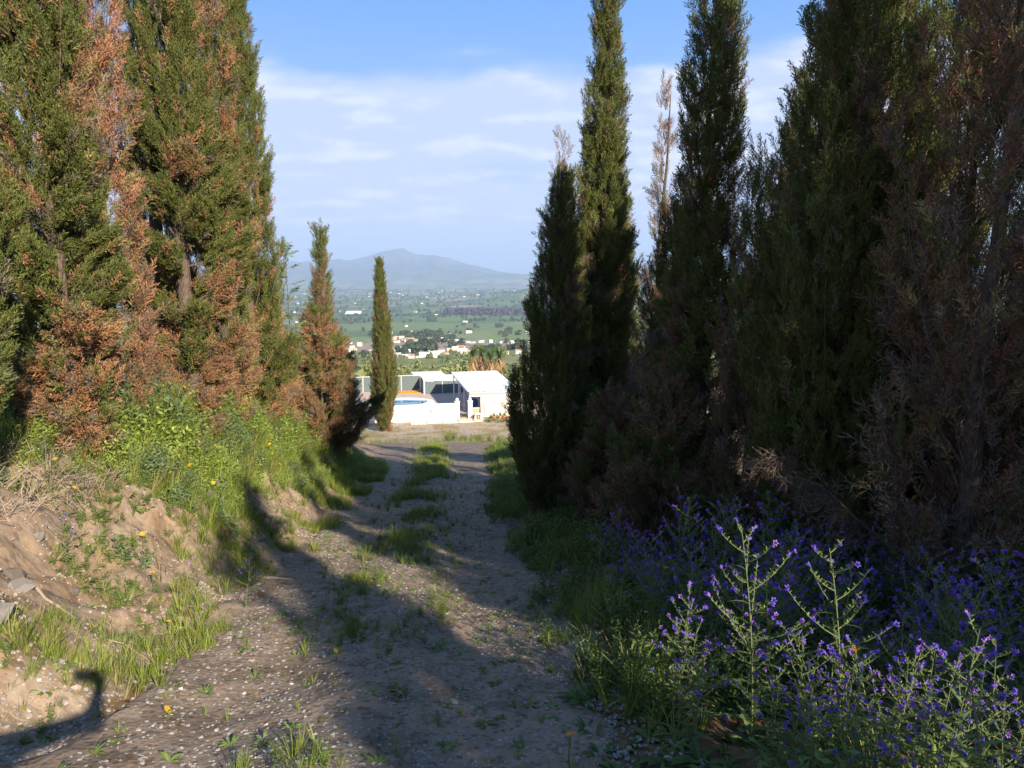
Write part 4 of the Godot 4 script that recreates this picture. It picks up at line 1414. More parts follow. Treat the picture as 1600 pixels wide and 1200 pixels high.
func fence(label: String, a: Vector2, c: Vector2, h: float, bays: int, mat: Material, base: float) -> void:
	var p := tp(a.x, base, a.y)
	var q := tp(c.x, base, c.y)
	var o := thing("screen_fence", label, "fence", p)
	var step := (q - p) / bays
	var yaw := atan2(-step.z, step.x)
	var ln := step.length()
	for i in bays + 1:
		part("post", slab(Vector3(0.07, h + 0.06, 0.07)), M.white_metal if i % 2 == 0 else M.concrete, o, step * i)
	for i in bays:
		var b := MB.new()
		var n := 8
		for k in n:                                       # slightly slack cloth between the posts
			var u0 := 0.04 + (ln - 0.08) * k / n
			var u1 := 0.04 + (ln - 0.08) * (k + 1) / n
			var s0 := sin(PI * k / n) * 0.05
			var s1 := sin(PI * (k + 1) / n) * 0.05
			b.quad(Vector3(u0, 0.04, s0), Vector3(u1, 0.04, s1), Vector3(u1, h - s1 * 0.7, s1), Vector3(u0, h - s0 * 0.7, s0), Color.WHITE)
			b.quad(Vector3(u1, 0.04, s1 - 0.012), Vector3(u0, 0.04, s0 - 0.012), Vector3(u0, h - s0 * 0.7, s0 - 0.012), Vector3(u1, h - s1 * 0.7, s1 - 0.012), Color.WHITE)
		var pn := part("screen_panel", b.mesh(), mat, o, step * i)
		pn.rotation.y = yaw
	var rail := part("rail", slab(Vector3((q - p).length(), 0.05, 0.05)), M.concrete, o, (q - p) * 0.5 + Vector3(0, h, 0))
	rail.rotation.y = yaw

func build_terrace() -> void:
	R.seed = 717
	# floor
	var fl := thing("terrace", "pinkish tiled pool terrace behind the white wall", "terrace", tp(-2.6, -0.2, -6.7), TURN)
	fl.set_meta("kind", "structure")
	var nx := 10
	var nz := 10
	for i in nx:
		for j in nz:
			part("paving_slab", slab(Vector3(1.37, 0.32, 1.31)), M.terrace, fl, Vector3(-6.2 + 1.38 * i, 0, -5.95 + 1.32 * j))
	# front wall
	var w := thing("garden_wall", "long low whitewashed wall in front of the oval pool", "wall", tp(-4.35, -0.1, 0), TURN)
	part("wall_body", slab(Vector3(6.6, 1.27, 0.2), 0.02), M.whitewash, w)
	part("coping", slab(Vector3(6.66, 0.07, 0.28), 0.02), M.whitewash, w, Vector3(0, 1.27, 0))
	part("plinth", slab(Vector3(6.62, 0.14, 0.26), 0.02), M.concrete, w)
	# a small ring ornament on the wall
	var orn := thing("wall_ornament", "small dark ring ornament hanging on the white wall", "ornament", tp(-2.9, 0.62, 0.12), TURN)
	var rb := MB.new()
	var rp := PackedVector3Array()
	var rq := PackedFloat32Array()
	for i in 17:
		rp.append(Vector3(cos(TAU * i / 16.0) * 0.13, sin(TAU * i / 16.0) * 0.13, 0)); rq.append(0.022)
	rb.tube(rp, rq, 6, Color.WHITE, Color.WHITE)
	part("ring", rb.mesh(), M.dark_metal, orn)
	rb = MB.new()
	rb.rod(Vector3(-0.1, 0.06, 0), Vector3(0, 0.26, 0), 0.016, 5, Color.WHITE)
	rb.rod(Vector3(0.1, 0.06, 0), Vector3(0, 0.26, 0), 0.016, 5, Color.WHITE)
	part("hanger", rb.mesh(), M.dark_metal, orn)
	# gate piers
	for q in [[-0.9, "white gate pier at the end of the low pool wall"], [0.05, "white gate pier carrying the pavilion's corner post"], [-7.85, "white pier at the far end of the pool wall beside the lone cypress"]]:
		var g := thing("gate_pier", q[1], "pier", tp(q[0], -0.1, 0), TURN)
		var hgt := 1.42 if q[0] > -2.0 else 1.75
		part("shaft", slab(Vector3(0.32, hgt, 0.32), 0.02), M.whitewash, g)
		part("cap", slab(Vector3(0.4, 0.07, 0.4), 0.02), M.whitewash, g, Vector3(0, hgt, 0))
		var b := MB.new()
		for s in 8:
			var r0 := 0.12 * sin(PI * s / 8.0)
			var r1 := 0.12 * sin(PI * (s + 1) / 8.0)
			for k in 10:
				var a0 := TAU * k / 10.0
				var a1 := TAU * (k + 1) / 10.0
				var y0 := 0.12 - 0.12 * cos(PI * s / 8.0)
				var y1 := 0.12 - 0.12 * cos(PI * (s + 1) / 8.0)
				b.quad(Vector3(cos(a1) * r0, y0, sin(a1) * r0), Vector3(cos(a0) * r0, y0, sin(a0) * r0), Vector3(cos(a0) * r1, y1, sin(a0) * r1), Vector3(cos(a1) * r1, y1, sin(a1) * r1), Color.WHITE)
		part("ball", b.mesh(), M.whitewash, g, Vector3(0, hgt + 0.06, 0))
	# iron gate
	var ga := thing("iron_gate", "dark barred iron gate between the two white piers", "gate", tp(-0.72, 0.14, -0.02), TURN)
	for y in [0.06, 0.95]:
		part("gate_rail", slab(Vector3(0.6, 0.04, 0.03)), M.dark_metal, ga, Vector3(0.3, y, 0))
	for i in 6:
		var b := MB.new()
		b.rod(Vector3(0, 0, 0), Vector3(0, 1.06, 0), 0.011, 6, Color.WHITE)
		part("gate_bar", b.mesh(), M.dark_metal, ga, Vector3(0.03 + 0.108 * i, 0, 0))
	# pool
	var po := thing("swimming_pool", "oval blue swimming pool with a white rim on the terrace", "pool", tp(-4.75, 0.12, -6.6), TURN)
	var ring := func(rx: float, rz: float, y: float) -> PackedVector3Array:
		var a := PackedVector3Array()
		for i in 48: a.append(Vector3(cos(TAU * i / 48.0) * rx, y, -sin(TAU * i / 48.0) * rz))
		return a
	var band := func(b: MB, p: PackedVector3Array, q: PackedVector3Array) -> void:
		for i in 48:
			var j := (i + 1) % 48
			b.quad(p[i], p[j], q[j], q[i], Color.WHITE)
	var b := MB.new()
	band.call(b, ring.call(3.0, 2.3, 0.0), ring.call(2.95, 2.25, 0.14))
	band.call(b, ring.call(2.95, 2.25, 0.14), ring.call(2.4, 1.75, 0.17))
	band.call(b, ring.call(2.4, 1.75, 0.17), ring.call(2.37, 1.73, 0.09))
	part("rim", b.mesh(), M.whitewash, po)
	b = MB.new()
	band.call(b, ring.call(2.37, 1.73, 0.09), ring.call(1.9, 1.35, 0.006))
	band.call(b, ring.call(1.9, 1.35, 0.006), ring.call(0.01, 0.01, 0.004))
	part("lining", b.mesh(), M.pool, po)
	b = MB.new()
	band.call(b, ring.call(1.92, 1.37, 0.012), ring.call(2.34, 1.71, 0.085))
	band.call(b, ring.call(2.34, 1.71, 0.085), ring.call(0.01, 0.01, 0.088))
	band.call(b, ring.call(0.01, 0.01, 0.010), ring.call(1.92, 1.37, 0.012))
	part("water", b.mesh(), M.water, po)
	for s in [-0.22, 0.22]:
		b = MB.new()
		var lp := PackedVector3Array()
		var lq := PackedFloat32Array()
		for i in 9:
			var a := PI * i / 8.0
			lp.append(Vector3(s, 0.1 + sin(a) * 0.55, -cos(a) * 0.25)); lq.append(0.02)
		b.tube(lp, lq, 6, Color.WHITE, Color.WHITE)
		part("handrail", b.mesh(), M.white_metal, po, Vector3(-0.6, 0.1, -2.0))
	# screens round the terrace
	fence("grey-green screen fence behind the orange mat", Vector2(-9.0, -13.3), Vector2(-2.25, -13.3), 1.35, 4, M.screen, 0.1)
	fence("dark screen fence along the back of the terrace beside the pavilion", Vector2(-2.1, -11.0), Vector2(4.2, -11.0), 1.15, 4, M.screen, 0.1)
	fence("short screen return joining the two back fences", Vector2(-2.2, -13.2), Vector2(-2.15, -11.1), 1.25, 2, M.screen, 0.1)
	fence("tall grey screen fence on the terrace side behind the lone cypress", Vector2(-9.9, -3.2), Vector2(-9.2, -13.2), 1.7, 5, M.screen, 0.1)
	fence("teal cloth panel closing the corner by the lone cypress", Vector2(-9.9, -3.0), Vector2(-8.05, -0.1), 1.35, 1, M.tarp, -0.1)
	var mat := thing("orange_mat", "flat orange mat on the terrace below the screen fence", "mat", tp(-3.6, 0.125, -12.2), TURN)
	part("mat_sheet", slab(Vector3(2.7, 0.03, 1.5), 0.01), M.orange, mat)
	var sh := thing("pool_shower", "slim blue-grey cabinet beside the orange mat", "cabinet", tp(-5.2, 0.12, -12.6), TURN)
	part("cabinet_body", slab(Vector3(0.35, 1.25, 0.4), 0.02), M.screen, sh)
	part("cabinet_top", slab(Vector3(0.42, 0.05, 0.46), 0.01), M.concrete, sh, Vector3(0, 1.25, 0))
	# pavilion
	var pv := thing("pavilion", "open pavilion with a bright white sheet roof beside the pool", "pavilion", tp(0.05, 0.1, 0.0), TURN)
	var roof_y := func(z: float) -> float: return 1.98 + 0.034 * -z
	for q in [[0.0, 0.0], [0.0, -2.6], [0.0, -5.3], [0.0, -8.0], [3.55, -0.1], [3.55, -4.0], [3.55, -8.0]]:
		var bb := MB.new()
		bb.box(Vector3(q[0], roof_y.call(q[1]) * 0.5 + 0.0, q[1]), Vector3(0.09, roof_y.call(q[1]) - 0.12, 0.09))
		part("post", bb.mesh(), M.white_metal, pv)
	for i in 4:                                               # ribbed sheets
		var bb := MB.new()
		var x0 := -0.18 + 0.98 * i
		for k in 12:
			var u0 := x0 + 0.975 * k / 12.0
			var u1 := x0 + 0.975 * (k + 1) / 12.0
			var h0 := 0.03 if k % 4 in [1, 2] else 0.0
			var h1 := 0.03 if (k + 1) % 4 in [1, 2] else 0.0
			for lay in [0.0, -0.02]:
				var a := Vector3(u0, roof_y.call(0.25) + h0 + lay, 0.25)
				var c := Vector3(u1, roof_y.call(0.25) + h1 + lay, 0.25)
				var d := Vector3(u1, roof_y.call(-8.3) + h1 + lay, -8.3)
				var e := Vector3(u0, roof_y.call(-8.3) + h0 + lay, -8.3)
				if lay == 0.0: bb.quad(a, c, d, e, Color.WHITE)
				else: bb.quad(c, a, e, d, Color.WHITE)
		part("roof_sheet", bb.mesh(), M.sheet, pv)
	for x in [0.0, 3.55]:
		var bb := MB.new()
		bb.rod(Vector3(x, roof_y.call(0.2) - 0.06, 0.2), Vector3(x, roof_y.call(-8.2) - 0.06, -8.2), 0.045, 6, Color.WHITE)
		bb.rod(Vector3(x, roof_y.call(0.2) - 0.32, 0.1), Vector3(x, roof_y.call(-8.2) - 0.32, -8.2), 0.03, 6, Color.WHITE)
		for k in 16:
			var z0 := 0.1 - 8.2 * k / 16.0
			var z1 := 0.1 - 8.2 * (k + 1) / 16.0
			bb.rod(Vector3(x, roof_y.call(z0) - (0.06 if k % 2 == 0 else 0.32), z0), Vector3(x, roof_y.call(z1) - (0.32 if k % 2 == 0 else 0.06), z1), 0.016, 4, Color.WHITE)
		part("truss", bb.mesh(), M.white_metal, pv)
	var fb := MB.new()
	fb.box(Vector3(1.78, roof_y.call(0.0) - 0.08, 0.12), Vector3(3.7, 0.1, 0.06))
	part("front_beam", fb.mesh(), M.white_metal, pv)
	fb = MB.new()
	fb.box(Vector3(1.78, 1.63, 0.12), Vector3(3.7, 0.07, 0.06))
	part("front_rail", fb.mesh(), M.white_metal, pv)
	for i in 3:
		part("wall_panel", slab(Vector3(0.76, 1.56, 0.05), 0.01), M.cream, pv, Vector3(1.15 + 0.775 * i, 0.0, 0.06))
	part("side_wall", slab(Vector3(0.1, 1.75, 5.0), 0.01), M.whitewash, pv, Vector3(3.55, 0.0, -3.1))
	part("gable_shade_panel", slab(Vector3(3.5, 0.22, 0.03)), M.gable_shade_grey, pv, Vector3(1.75, 1.68, 0.1))  # strip painted darker to stand for the shade under the roof edge
	# low brick counter, brick by brick
	var co := thing("brick_counter", "low tan brick counter beside the white wall panels", "counter", tp(0.42, 0.02, -0.02), TURN)
	var bm := slab(Vector3(0.19, 0.075, 0.1), 0.006)
	for r in 9:
		for k in 3:
			part("brick", bm, M.brick, co, Vector3(-0.2 + 0.2 * k + (0.05 if r % 2 else 0.0), 0.084 * r, 0))
	part("counter_top", slab(Vector3(0.72, 0.05, 0.3), 0.01), M.concrete, co, Vector3(0.02, 0.76, -0.05))
	var ba := thing("blue_barrel", "blue plastic barrel inside the shaded pavilion", "barrel", tp(0.75, 0.12, -2.2), TURN)
	var bb2 := MB.new()
	bb2.tube(PackedVector3Array([Vector3.ZERO, Vector3(0, 0.1, 0), Vector3(0, 0.45, 0), Vector3(0, 0.85, 0), Vector3(0, 0.95, 0)]), PackedFloat32Array([0.26, 0.29, 0.31, 0.29, 0.25]), 16, Color.WHITE, Color.WHITE)
	part("barrel_body", bb2.mesh(), M.blue, ba)
	bb2 = MB.new()
	bb2.tube(PackedVector3Array([Vector3(0, 0.95, 0), Vector3(0, 1.0, 0)]), PackedFloat32Array([0.2, 0.2]), 16, Color.WHITE, Color.WHITE)
	part("lid", bb2.mesh(), M.blue, ba)
	# leaning ladder, small table, pots
	var la := thing("step_ladder", "small grey ladder leaning on the white wall panels", "ladder", tp(1.02, 0.0, 0.5), TURN)
	for s in [0.0, 0.3]:
		bb2 = MB.new(); bb2.rod(Vector3(s, 0, 0), Vector3(s - 0.2, 1.05, -0.36), 0.02, 5, Color.WHITE); part("rail", bb2.mesh(), M.concrete, la)
	for k in 4:
		bb2 = MB.new(); bb2.rod(Vector3(-0.05 * k - 0.02, 0.2 + 0.22 * k, -0.07 - 0.075 * k), Vector3(0.28 - 0.05 * k, 0.2 + 0.22 * k, -0.07 - 0.075 * k), 0.014, 5, Color.WHITE); part("rung", bb2.mesh(), M.concrete, la)
	var ta := thing("garden_table", "small white garden table beside the gate pier", "table", tp(0.55, 0.0, 0.7), TURN)
	part("table_top", slab(Vector3(0.55, 0.04, 0.45), 0.01), M.white_metal, ta, Vector3(0, 0.5, 0))
	for s in [[-0.22, -0.17], [0.22, -0.17], [-0.22, 0.17], [0.22, 0.17]]:
		part("leg", slab(Vector3(0.05, 0.5, 0.05)), M.white_metal, ta, Vector3(s[0], 0, s[1]))
	var k := 0
	for q in [[1.75, 0.45, 0.2], [2.2, 0.5, 0.16], [2.55, 0.42, 0.22]]:
		var pot := thing("flower_pot", ["clay pot with a leafy plant below the wall panels", "smaller clay pot with a bushy plant by the wall panels", "wide clay pot with a plant at the pavilion corner"][k], "plant pot", tp(q[0], 0.0, q[1]), TURN)
		bb2 = MB.new()
		bb2.tube(PackedVector3Array([Vector3.ZERO, Vector3(0, 0.22, 0), Vector3(0, 0.26, 0)]), PackedFloat32Array([q[2] * 0.6, q[2] * 0.85, q[2]]), 12, Color.WHITE, Color.WHITE)
		part("pot", bb2.mesh(), M.clay, pot)
		var s := Scatter.new()
		for i in 4: s.put(upright(Vector3(rr(-0.06, 0.06), 0.24, rr(-0.06, 0.06)), rr(0.25, 0.4), 0.3), Color(0.12, 0.18, 0.05))
		copies("foliage", SP.herb[k], M.herb, s, pot)
		k += 1
	# pale concrete apron
	var ap := thing("paved_apron", "pale concrete strip in front of the white wall and gate", "pavement", tp(-1.6, -0.09, 0.75), TURN)
	ap.set_meta("kind", "structure")
	for i in 5:
		part("concrete_slab", slab(Vector3(1.1, 0.16, 0.95 + rr(-0.1, 0.15)), 0.015), M.concrete, ap, Vector3(-2.2 + 1.13 * i, 0, rr(-0.05, 0.05)))
	part("door_step", slab(Vector3(1.0, 0.2, 0.4), 0.015), M.brick, ap, Vector3(1.2, 0.02, -0.3))
	# yuccas behind the roof
	var names2 := ["twin-headed yucca with shaggy brown trunk behind the white roof", "yucca with bright straw-coloured dead leaves behind the white roof", "third yucca head rising behind the pavilion roof", "shaded yucca at the edge of the group behind the roof"]
	var i2 := 0
	for q in [[739, 544, 66.0, 1.35], [766, 548, 65.0, 1.3], [780, 546, 66.0, 1.35], [752, 542, 68.0, 1.3]]:
		var top := bearing_point(q[0], q[1], q[2])
		var gy := land(top.x, top.z)
		yucca(names2[i2], Vector3(top.x, gy - 0.05, top.z), top.y - gy - 0.5, q[3])
		i2 += 1
	var fs := Scatter.new()
	for i in 60:
		var w2 := bearing_point(rr(748, 800), 575, rr(63.0, 66.0))
		fs.put(upright(Vector3(w2.x, land(w2.x, w2.z), w2.z), rr(1.2, 2.1), 0.4), Color(0.11, 0.18, 0.05) * rr(0.8, 1.2))
	tag(copies("hedge_foliage", SP.herb[0], M.herb, fs, self), "green shrubs between the yuccas behind the pavilion", "shrubs")

func yucca(label: String, at: Vector3, h: float, s: float) -> void:
	var t := thing("yucca", label, "palm", at)
	var b := MB.new()
	b.tube(PackedVector3Array([Vector3.ZERO, Vector3(0.05, h * 0.5, 0), Vector3(0, h, 0)]), PackedFloat32Array([0.16, 0.12, 0.1]), 8, Color(0.2, 0.15, 0.1), Color(0.22, 0.16, 0.1))
	part("trunk", b.mesh(), M.bark, t)
	var g := MB.new()
	for i in 90:
		var az := i * 2.4
		var el := rr(-0.15, 1.45)
		var o := Vector3(cos(az) * cos(el), sin(el), sin(az) * cos(el))
		var c := Color(0.10, 0.16, 0.045) * rr(0.8, 1.3)
		g.blade(Vector3(0, h - 0.1 + rr(-0.15, 0.2), 0), o * rr(0.6, 0.95) * s, Vector3(o.x, -0.5, o.z) * 0.22, 0.10, c, c, 3)
	part("leaf_rosette", g.mesh(), M.herb, t)
	var d := MB.new()
	for i in 150:
		var az := i * 2.4
		var y := h - rr(0.1, 1.9) * s
		var o := Vector3(cos(az), 0, sin(az))
		var c := Color(0.46, 0.30, 0.15) * rr(0.6, 1.2)
		d.blade(Vector3(0, y, 0) + o * 0.12, o * rr(0.3, 0.55) * s - Vector3(0, 0.2, 0), Vector3(0, -0.6, 0), 0.09, c, c, 3)
	part("dead_leaf_skirt", d.mesh(), M.grass, t)

# ---------------------------------------------------------------- the plain: houses and trees
func house(label: String, called: String, at: Vector3, size: Vector3, turn: float, wall: Color, roof: Color, pitched: bool, group: String, windows: bool = false) -> void:
	var t := thing(called, label, "house", at, turn, group)
	var b := MB.new()
	b.box(Vector3(0, size.y * 0.5 - 0.5, 0), size + Vector3(0, 1.0, 0), wall)
	part("wall", b.mesh(), M.house, t)
	b = MB.new()
	if pitched:
		var x := size.x * 0.54
		var z := size.z * 0.56
		var y := size.y + 0.003
		var top := size.y + size.z * 0.24
		b.quad(Vector3(-x, y, z), Vector3(x, y, z), Vector3(x, top, 0), Vector3(-x, top, 0), roof)
		b.quad(Vector3(x, y, -z), Vector3(-x, y, -z), Vector3(-x, top, 0), Vector3(x, top, 0), roof)
		b.tri(Vector3(x, y, z), Vector3(x, y, -z), Vector3(x, top, 0), wall)
		b.tri(Vector3(-x, y, -z), Vector3(-x, y, z), Vector3(-x, top, 0), wall)
		b.quad(Vector3(-x, y, -z), Vector3(x, y, -z), Vector3(x, y, z), Vector3(-x, y, z), roof)
	else:
		b.box(Vector3(0, size.y + 0.12, 0), Vector3(size.x * 1.03, 0.24, size.z * 1.03), roof)
	part("roof", b.mesh(), M.house, t)
	if windows:
		var nw := int(size.x / 1.9)
		for i in nw:
			for f in int(maxf(1, size.y / 2.6)):
				var wn := part("window", slab(Vector3(0.75, 1.0, 0.08)), M.glass_dark, t, Vector3(-size.x * 0.5 + (i + 0.5) * size.x / nw, size.y - 1.6 - f * 2.5, size.z * 0.5))
				part("sill", slab(Vector3(0.95, 0.08, 0.18)), M.whitewash, wn, Vector3(0, -0.08, 0))

func clump(sd: int, faces: int, tall: float) -> ArrayMesh:
	var rg := RandomNumberGenerator.new()
	rg.seed = sd
	var b := MB.new()
	for i in faces:
		var d := Vector3(rg.randfn(), rg.randfn(), rg.randfn()).normalized()
		var r := pow(rg.randf(), 0.4)
		var p := Vector3(d.x * 0.5 * r, (d.y * 0.5 * r + 0.5) * tall, d.z * 0.5 * r)
		var s := rg.randf_range(0.16, 0.30)
		var q := (d + Vector3(rg.randfn(), rg.randfn() + 0.4, rg.randfn()) * 0.7).normalized()
		var u := q.cross(Vector3(0.3, 0.2, 0.9)).normalized()
		var w := q.cross(u)
		var c := Color.WHITE * rg.randf_range(0.75, 1.2)
		b.tri(p + u * s, p + w * s * 0.9 - u * s * 0.4, p - w * s - u * s * 0.3, c)
	return b.mesh()

func build_far() -> void:
	R.seed = 818
	var white := Color(0.66, 0.62, 0.56)
	var clay := Color(0.36, 0.2, 0.13)
	# the white houses close below the terrace
	var p := bearing_point(668, 590, 92.0)
	house("white flat-roofed house block just below the terrace", "white_house", Vector3(p.x, land(p.x, p.z) - 0.3, p.z), Vector3(3.9, bearing_point(668, 582, 92.0).y - land(p.x, p.z), 3.0), 0.25, white, white, false, "", true)
	p = bearing_point(692, 590, 95.0)
	house("lower white house wing beside the flat-roofed block", "white_house", Vector3(p.x, land(p.x, p.z) - 0.3, p.z), Vector3(3.9, bearing_point(692, 587, 95.0).y - land(p.x, p.z), 3.0), 0.25, white, white, false, "", true)
	p = bearing_point(690, 598, 80.0)
	house("low shed with a faded terracotta roof behind the back fence", "shed", Vector3(p.x, land(p.x, p.z) - 0.2, p.z), Vector3(5.4, bearing_point(690, 603, 80.0).y - land(p.x, p.z), 3.0), 0.23, Color(0.5, 0.38, 0.28), Color(0.42, 0.25, 0.16), true, "")
	# the town at the foot of the slope
	for i in 130:
		var d := rr(700.0, 1380.0)
		var x := R.randfn(-165.0, 130.0) * d / 1100.0
		if absf(x + 165.0 * d / 1100.0) > 330.0: continue
		var w := rr(5, 10)
		var c := white * rr(0.85, 1.05)
		if rr(0, 1) < 0.3: c = Color(0.62, 0.5, 0.36)
		var tiled := rr(0, 1) < 0.6
		var pitch := rr(0, 1) < 0.6
		var tan_wall := c.b < 0.45
		var lb := "small %s house with a %s %s roof in the town below" % ["tan" if tan_wall else "white", "pitched" if pitch else "flat", "clay" if tiled else "white"]
		house(lb, "town_house", Vector3(x, land(x, -d), -d), Vector3(w, rr(2.8, 5.0), rr(5, 9)), rr(-0.5, 0.5), c, clay * rr(0.8, 1.3) if tiled else white, pitch, "houses of the town below the slope: " + lb)
	# farms and sheds scattered over the plain
	for i in 80:
		var d := 1600.0 * pow(6.0, rr(0, 1))
		var x := d * rr(-0.32, 0.12)
		if d > 1700 and d < 2500 and rr(0, 1) < 0.7: continue
		var k := d / 2500.0
		var clay_roof := rr(0, 1) > 0.65
		var gable := rr(0, 1) < 0.6
		var fl := "far white farm building with a %s %s roof on the plain" % ["pitched" if gable else "flat", "clay" if clay_roof else "white"]
		house(fl, "farmhouse", Vector3(x, land(x, -d), -d), Vector3(rr(6, 15) * (0.7 + 0.4 * k), rr(3, 5) * (0.8 + 0.2 * k), rr(6, 12) * (0.7 + 0.4 * k)), rr(-0.6, 0.6), white, clay if clay_roof else white, gable, "farm buildings across the plain: " + fl)
	var gh := bearing_point(553, 490, 3100.0)
	house("long pale greenhouse roof on the plain", "greenhouse", Vector3(gh.x, land(gh.x, gh.z), gh.z), Vector3(60, 4, 34), 0.2, Color(0.6, 0.58, 0.54), Color(0.6, 0.58, 0.54), true, "")
	# trees: too far to tell one from the next
	var cl := [clump(1, 70, 1.0), clump(2, 60, 1.25)]
	var scrub := [Scatter.new(), Scatter.new()]
	for i in 3000:
		var d := 72.0 * pow(11.0, rr(0, 1))
		var x := d * rr(-0.42, 0.62)
		if N1.get_noise_2d(x * 0.02, d * 0.02) < 0.0 and d > 110: continue
		var q := bearing_of(x, d)
		if d < 130.0 and x > -14.0 and x < 0.5: continue
		var c := Color(0.10, 0.13, 0.05).lerp(Color(0.24, 0.26, 0.09), rr(0, 1)) * rr(0.8, 1.2)
		scrub[i % 2].put(upright(Vector3(x, land(x, -d) - 0.3, -d), rr(1.2, 3.2) * (0.7 + d / 500.0), 0.1), c)
	for i in 2: tag(copies("scrub", cl[i], M.needle, scrub[i], self), ["sunny olive green scrub covering the slope below the terrace", "rounded green bushes covering the slope below the terrace"][i], "scrub")
	var wood := [Scatter.new(), Scatter.new()]
	for i in 9000:
		var d := 800.0 * pow(11.0, rr(0, 1))
		var x := d * rr(-0.4, 0.22)
		var f := N2.get_noise_2d(x * 0.006, d * 0.0035) + 0.5 * N3.get_noise_2d(x * 0.02, d * 0.004)
		if f < 0.12 + 0.35 * exp(-pow((x + 165.0 * d / 1100.0) / 260.0, 2.0) - pow((d - 1080.0) / 260.0, 2.0)): continue
		if absf(d - 2080.0) < 330.0 and x > -900.0 and f < 0.4: continue
		wood[i % 2].put(upright(Vector3(x, land(x, -d) - 0.5, -d), rr(5, 11) * (0.85 + d / 8000.0), 0.05), Color(0.055, 0.08, 0.04).lerp(Color(0.09, 0.11, 0.05), rr(0, 1)))
	for i in 2: tag(copies("far_trees", cl[i], M.needle, wood[i], self), ["dark groves and hedgerows scattered over the valley plain", "rounded dark tree clumps scattered over the valley plain"][i], "trees")
	var row := Scatter.new()
	for i in 260:
		var u := rr(0, 1)
		var d := 3050.0 + rr(-60, 60)
		var x := lerpf(-285.0, 60.0, u)
		row.put(upright(Vector3(x, land(x, -d) - 1.0, -d), rr(17, 25), 0.03), Color(0.11, 0.085, 0.095) * rr(0.8, 1.2))
	tag(copies("tree_belt", cl[1], M.needle, row, self), "long purple-brown belt of bare trees on the plain", "tree belt")
	# the broad round trees of the town
	for q in [[640, 547, 1000.0, 17.0], [667, 550, 960.0, 26.0], [628, 552, 950.0, 15.0], [690, 541, 1150.0, 14.0]]:
		var w := bearing_point(q[0], q[1], q[2])
		var t := thing("round_tree", "broad dark round tree rising among the town roofs", "tree", Vector3(w.x, land(w.x, w.z), w.z), 0.0, "broad trees of the town")
		var b := MB.new()
		b.rod(Vector3.ZERO, Vector3(0, q[3] * 0.4, 0), 0.5, 6, Color(0.15, 0.12, 0.1))
		part("trunk", b.mesh(), M.bark, t)
		var s := Scatter.new()
		for k in 14:
			s.put(upright(Vector3(rr(-0.5, 0.5) * q[3], q[3] * rr(0.1, 0.35), rr(-0.4, 0.4) * q[3]), q[3] * rr(0.35, 0.55), 0.2), Color(0.06, 0.085, 0.04) * rr(0.85, 1.15))
		copies("crown", cl[0], M.needle, s, t)

func bearing_of(x: float, d: float) -> float:
	return atan2(x, d)

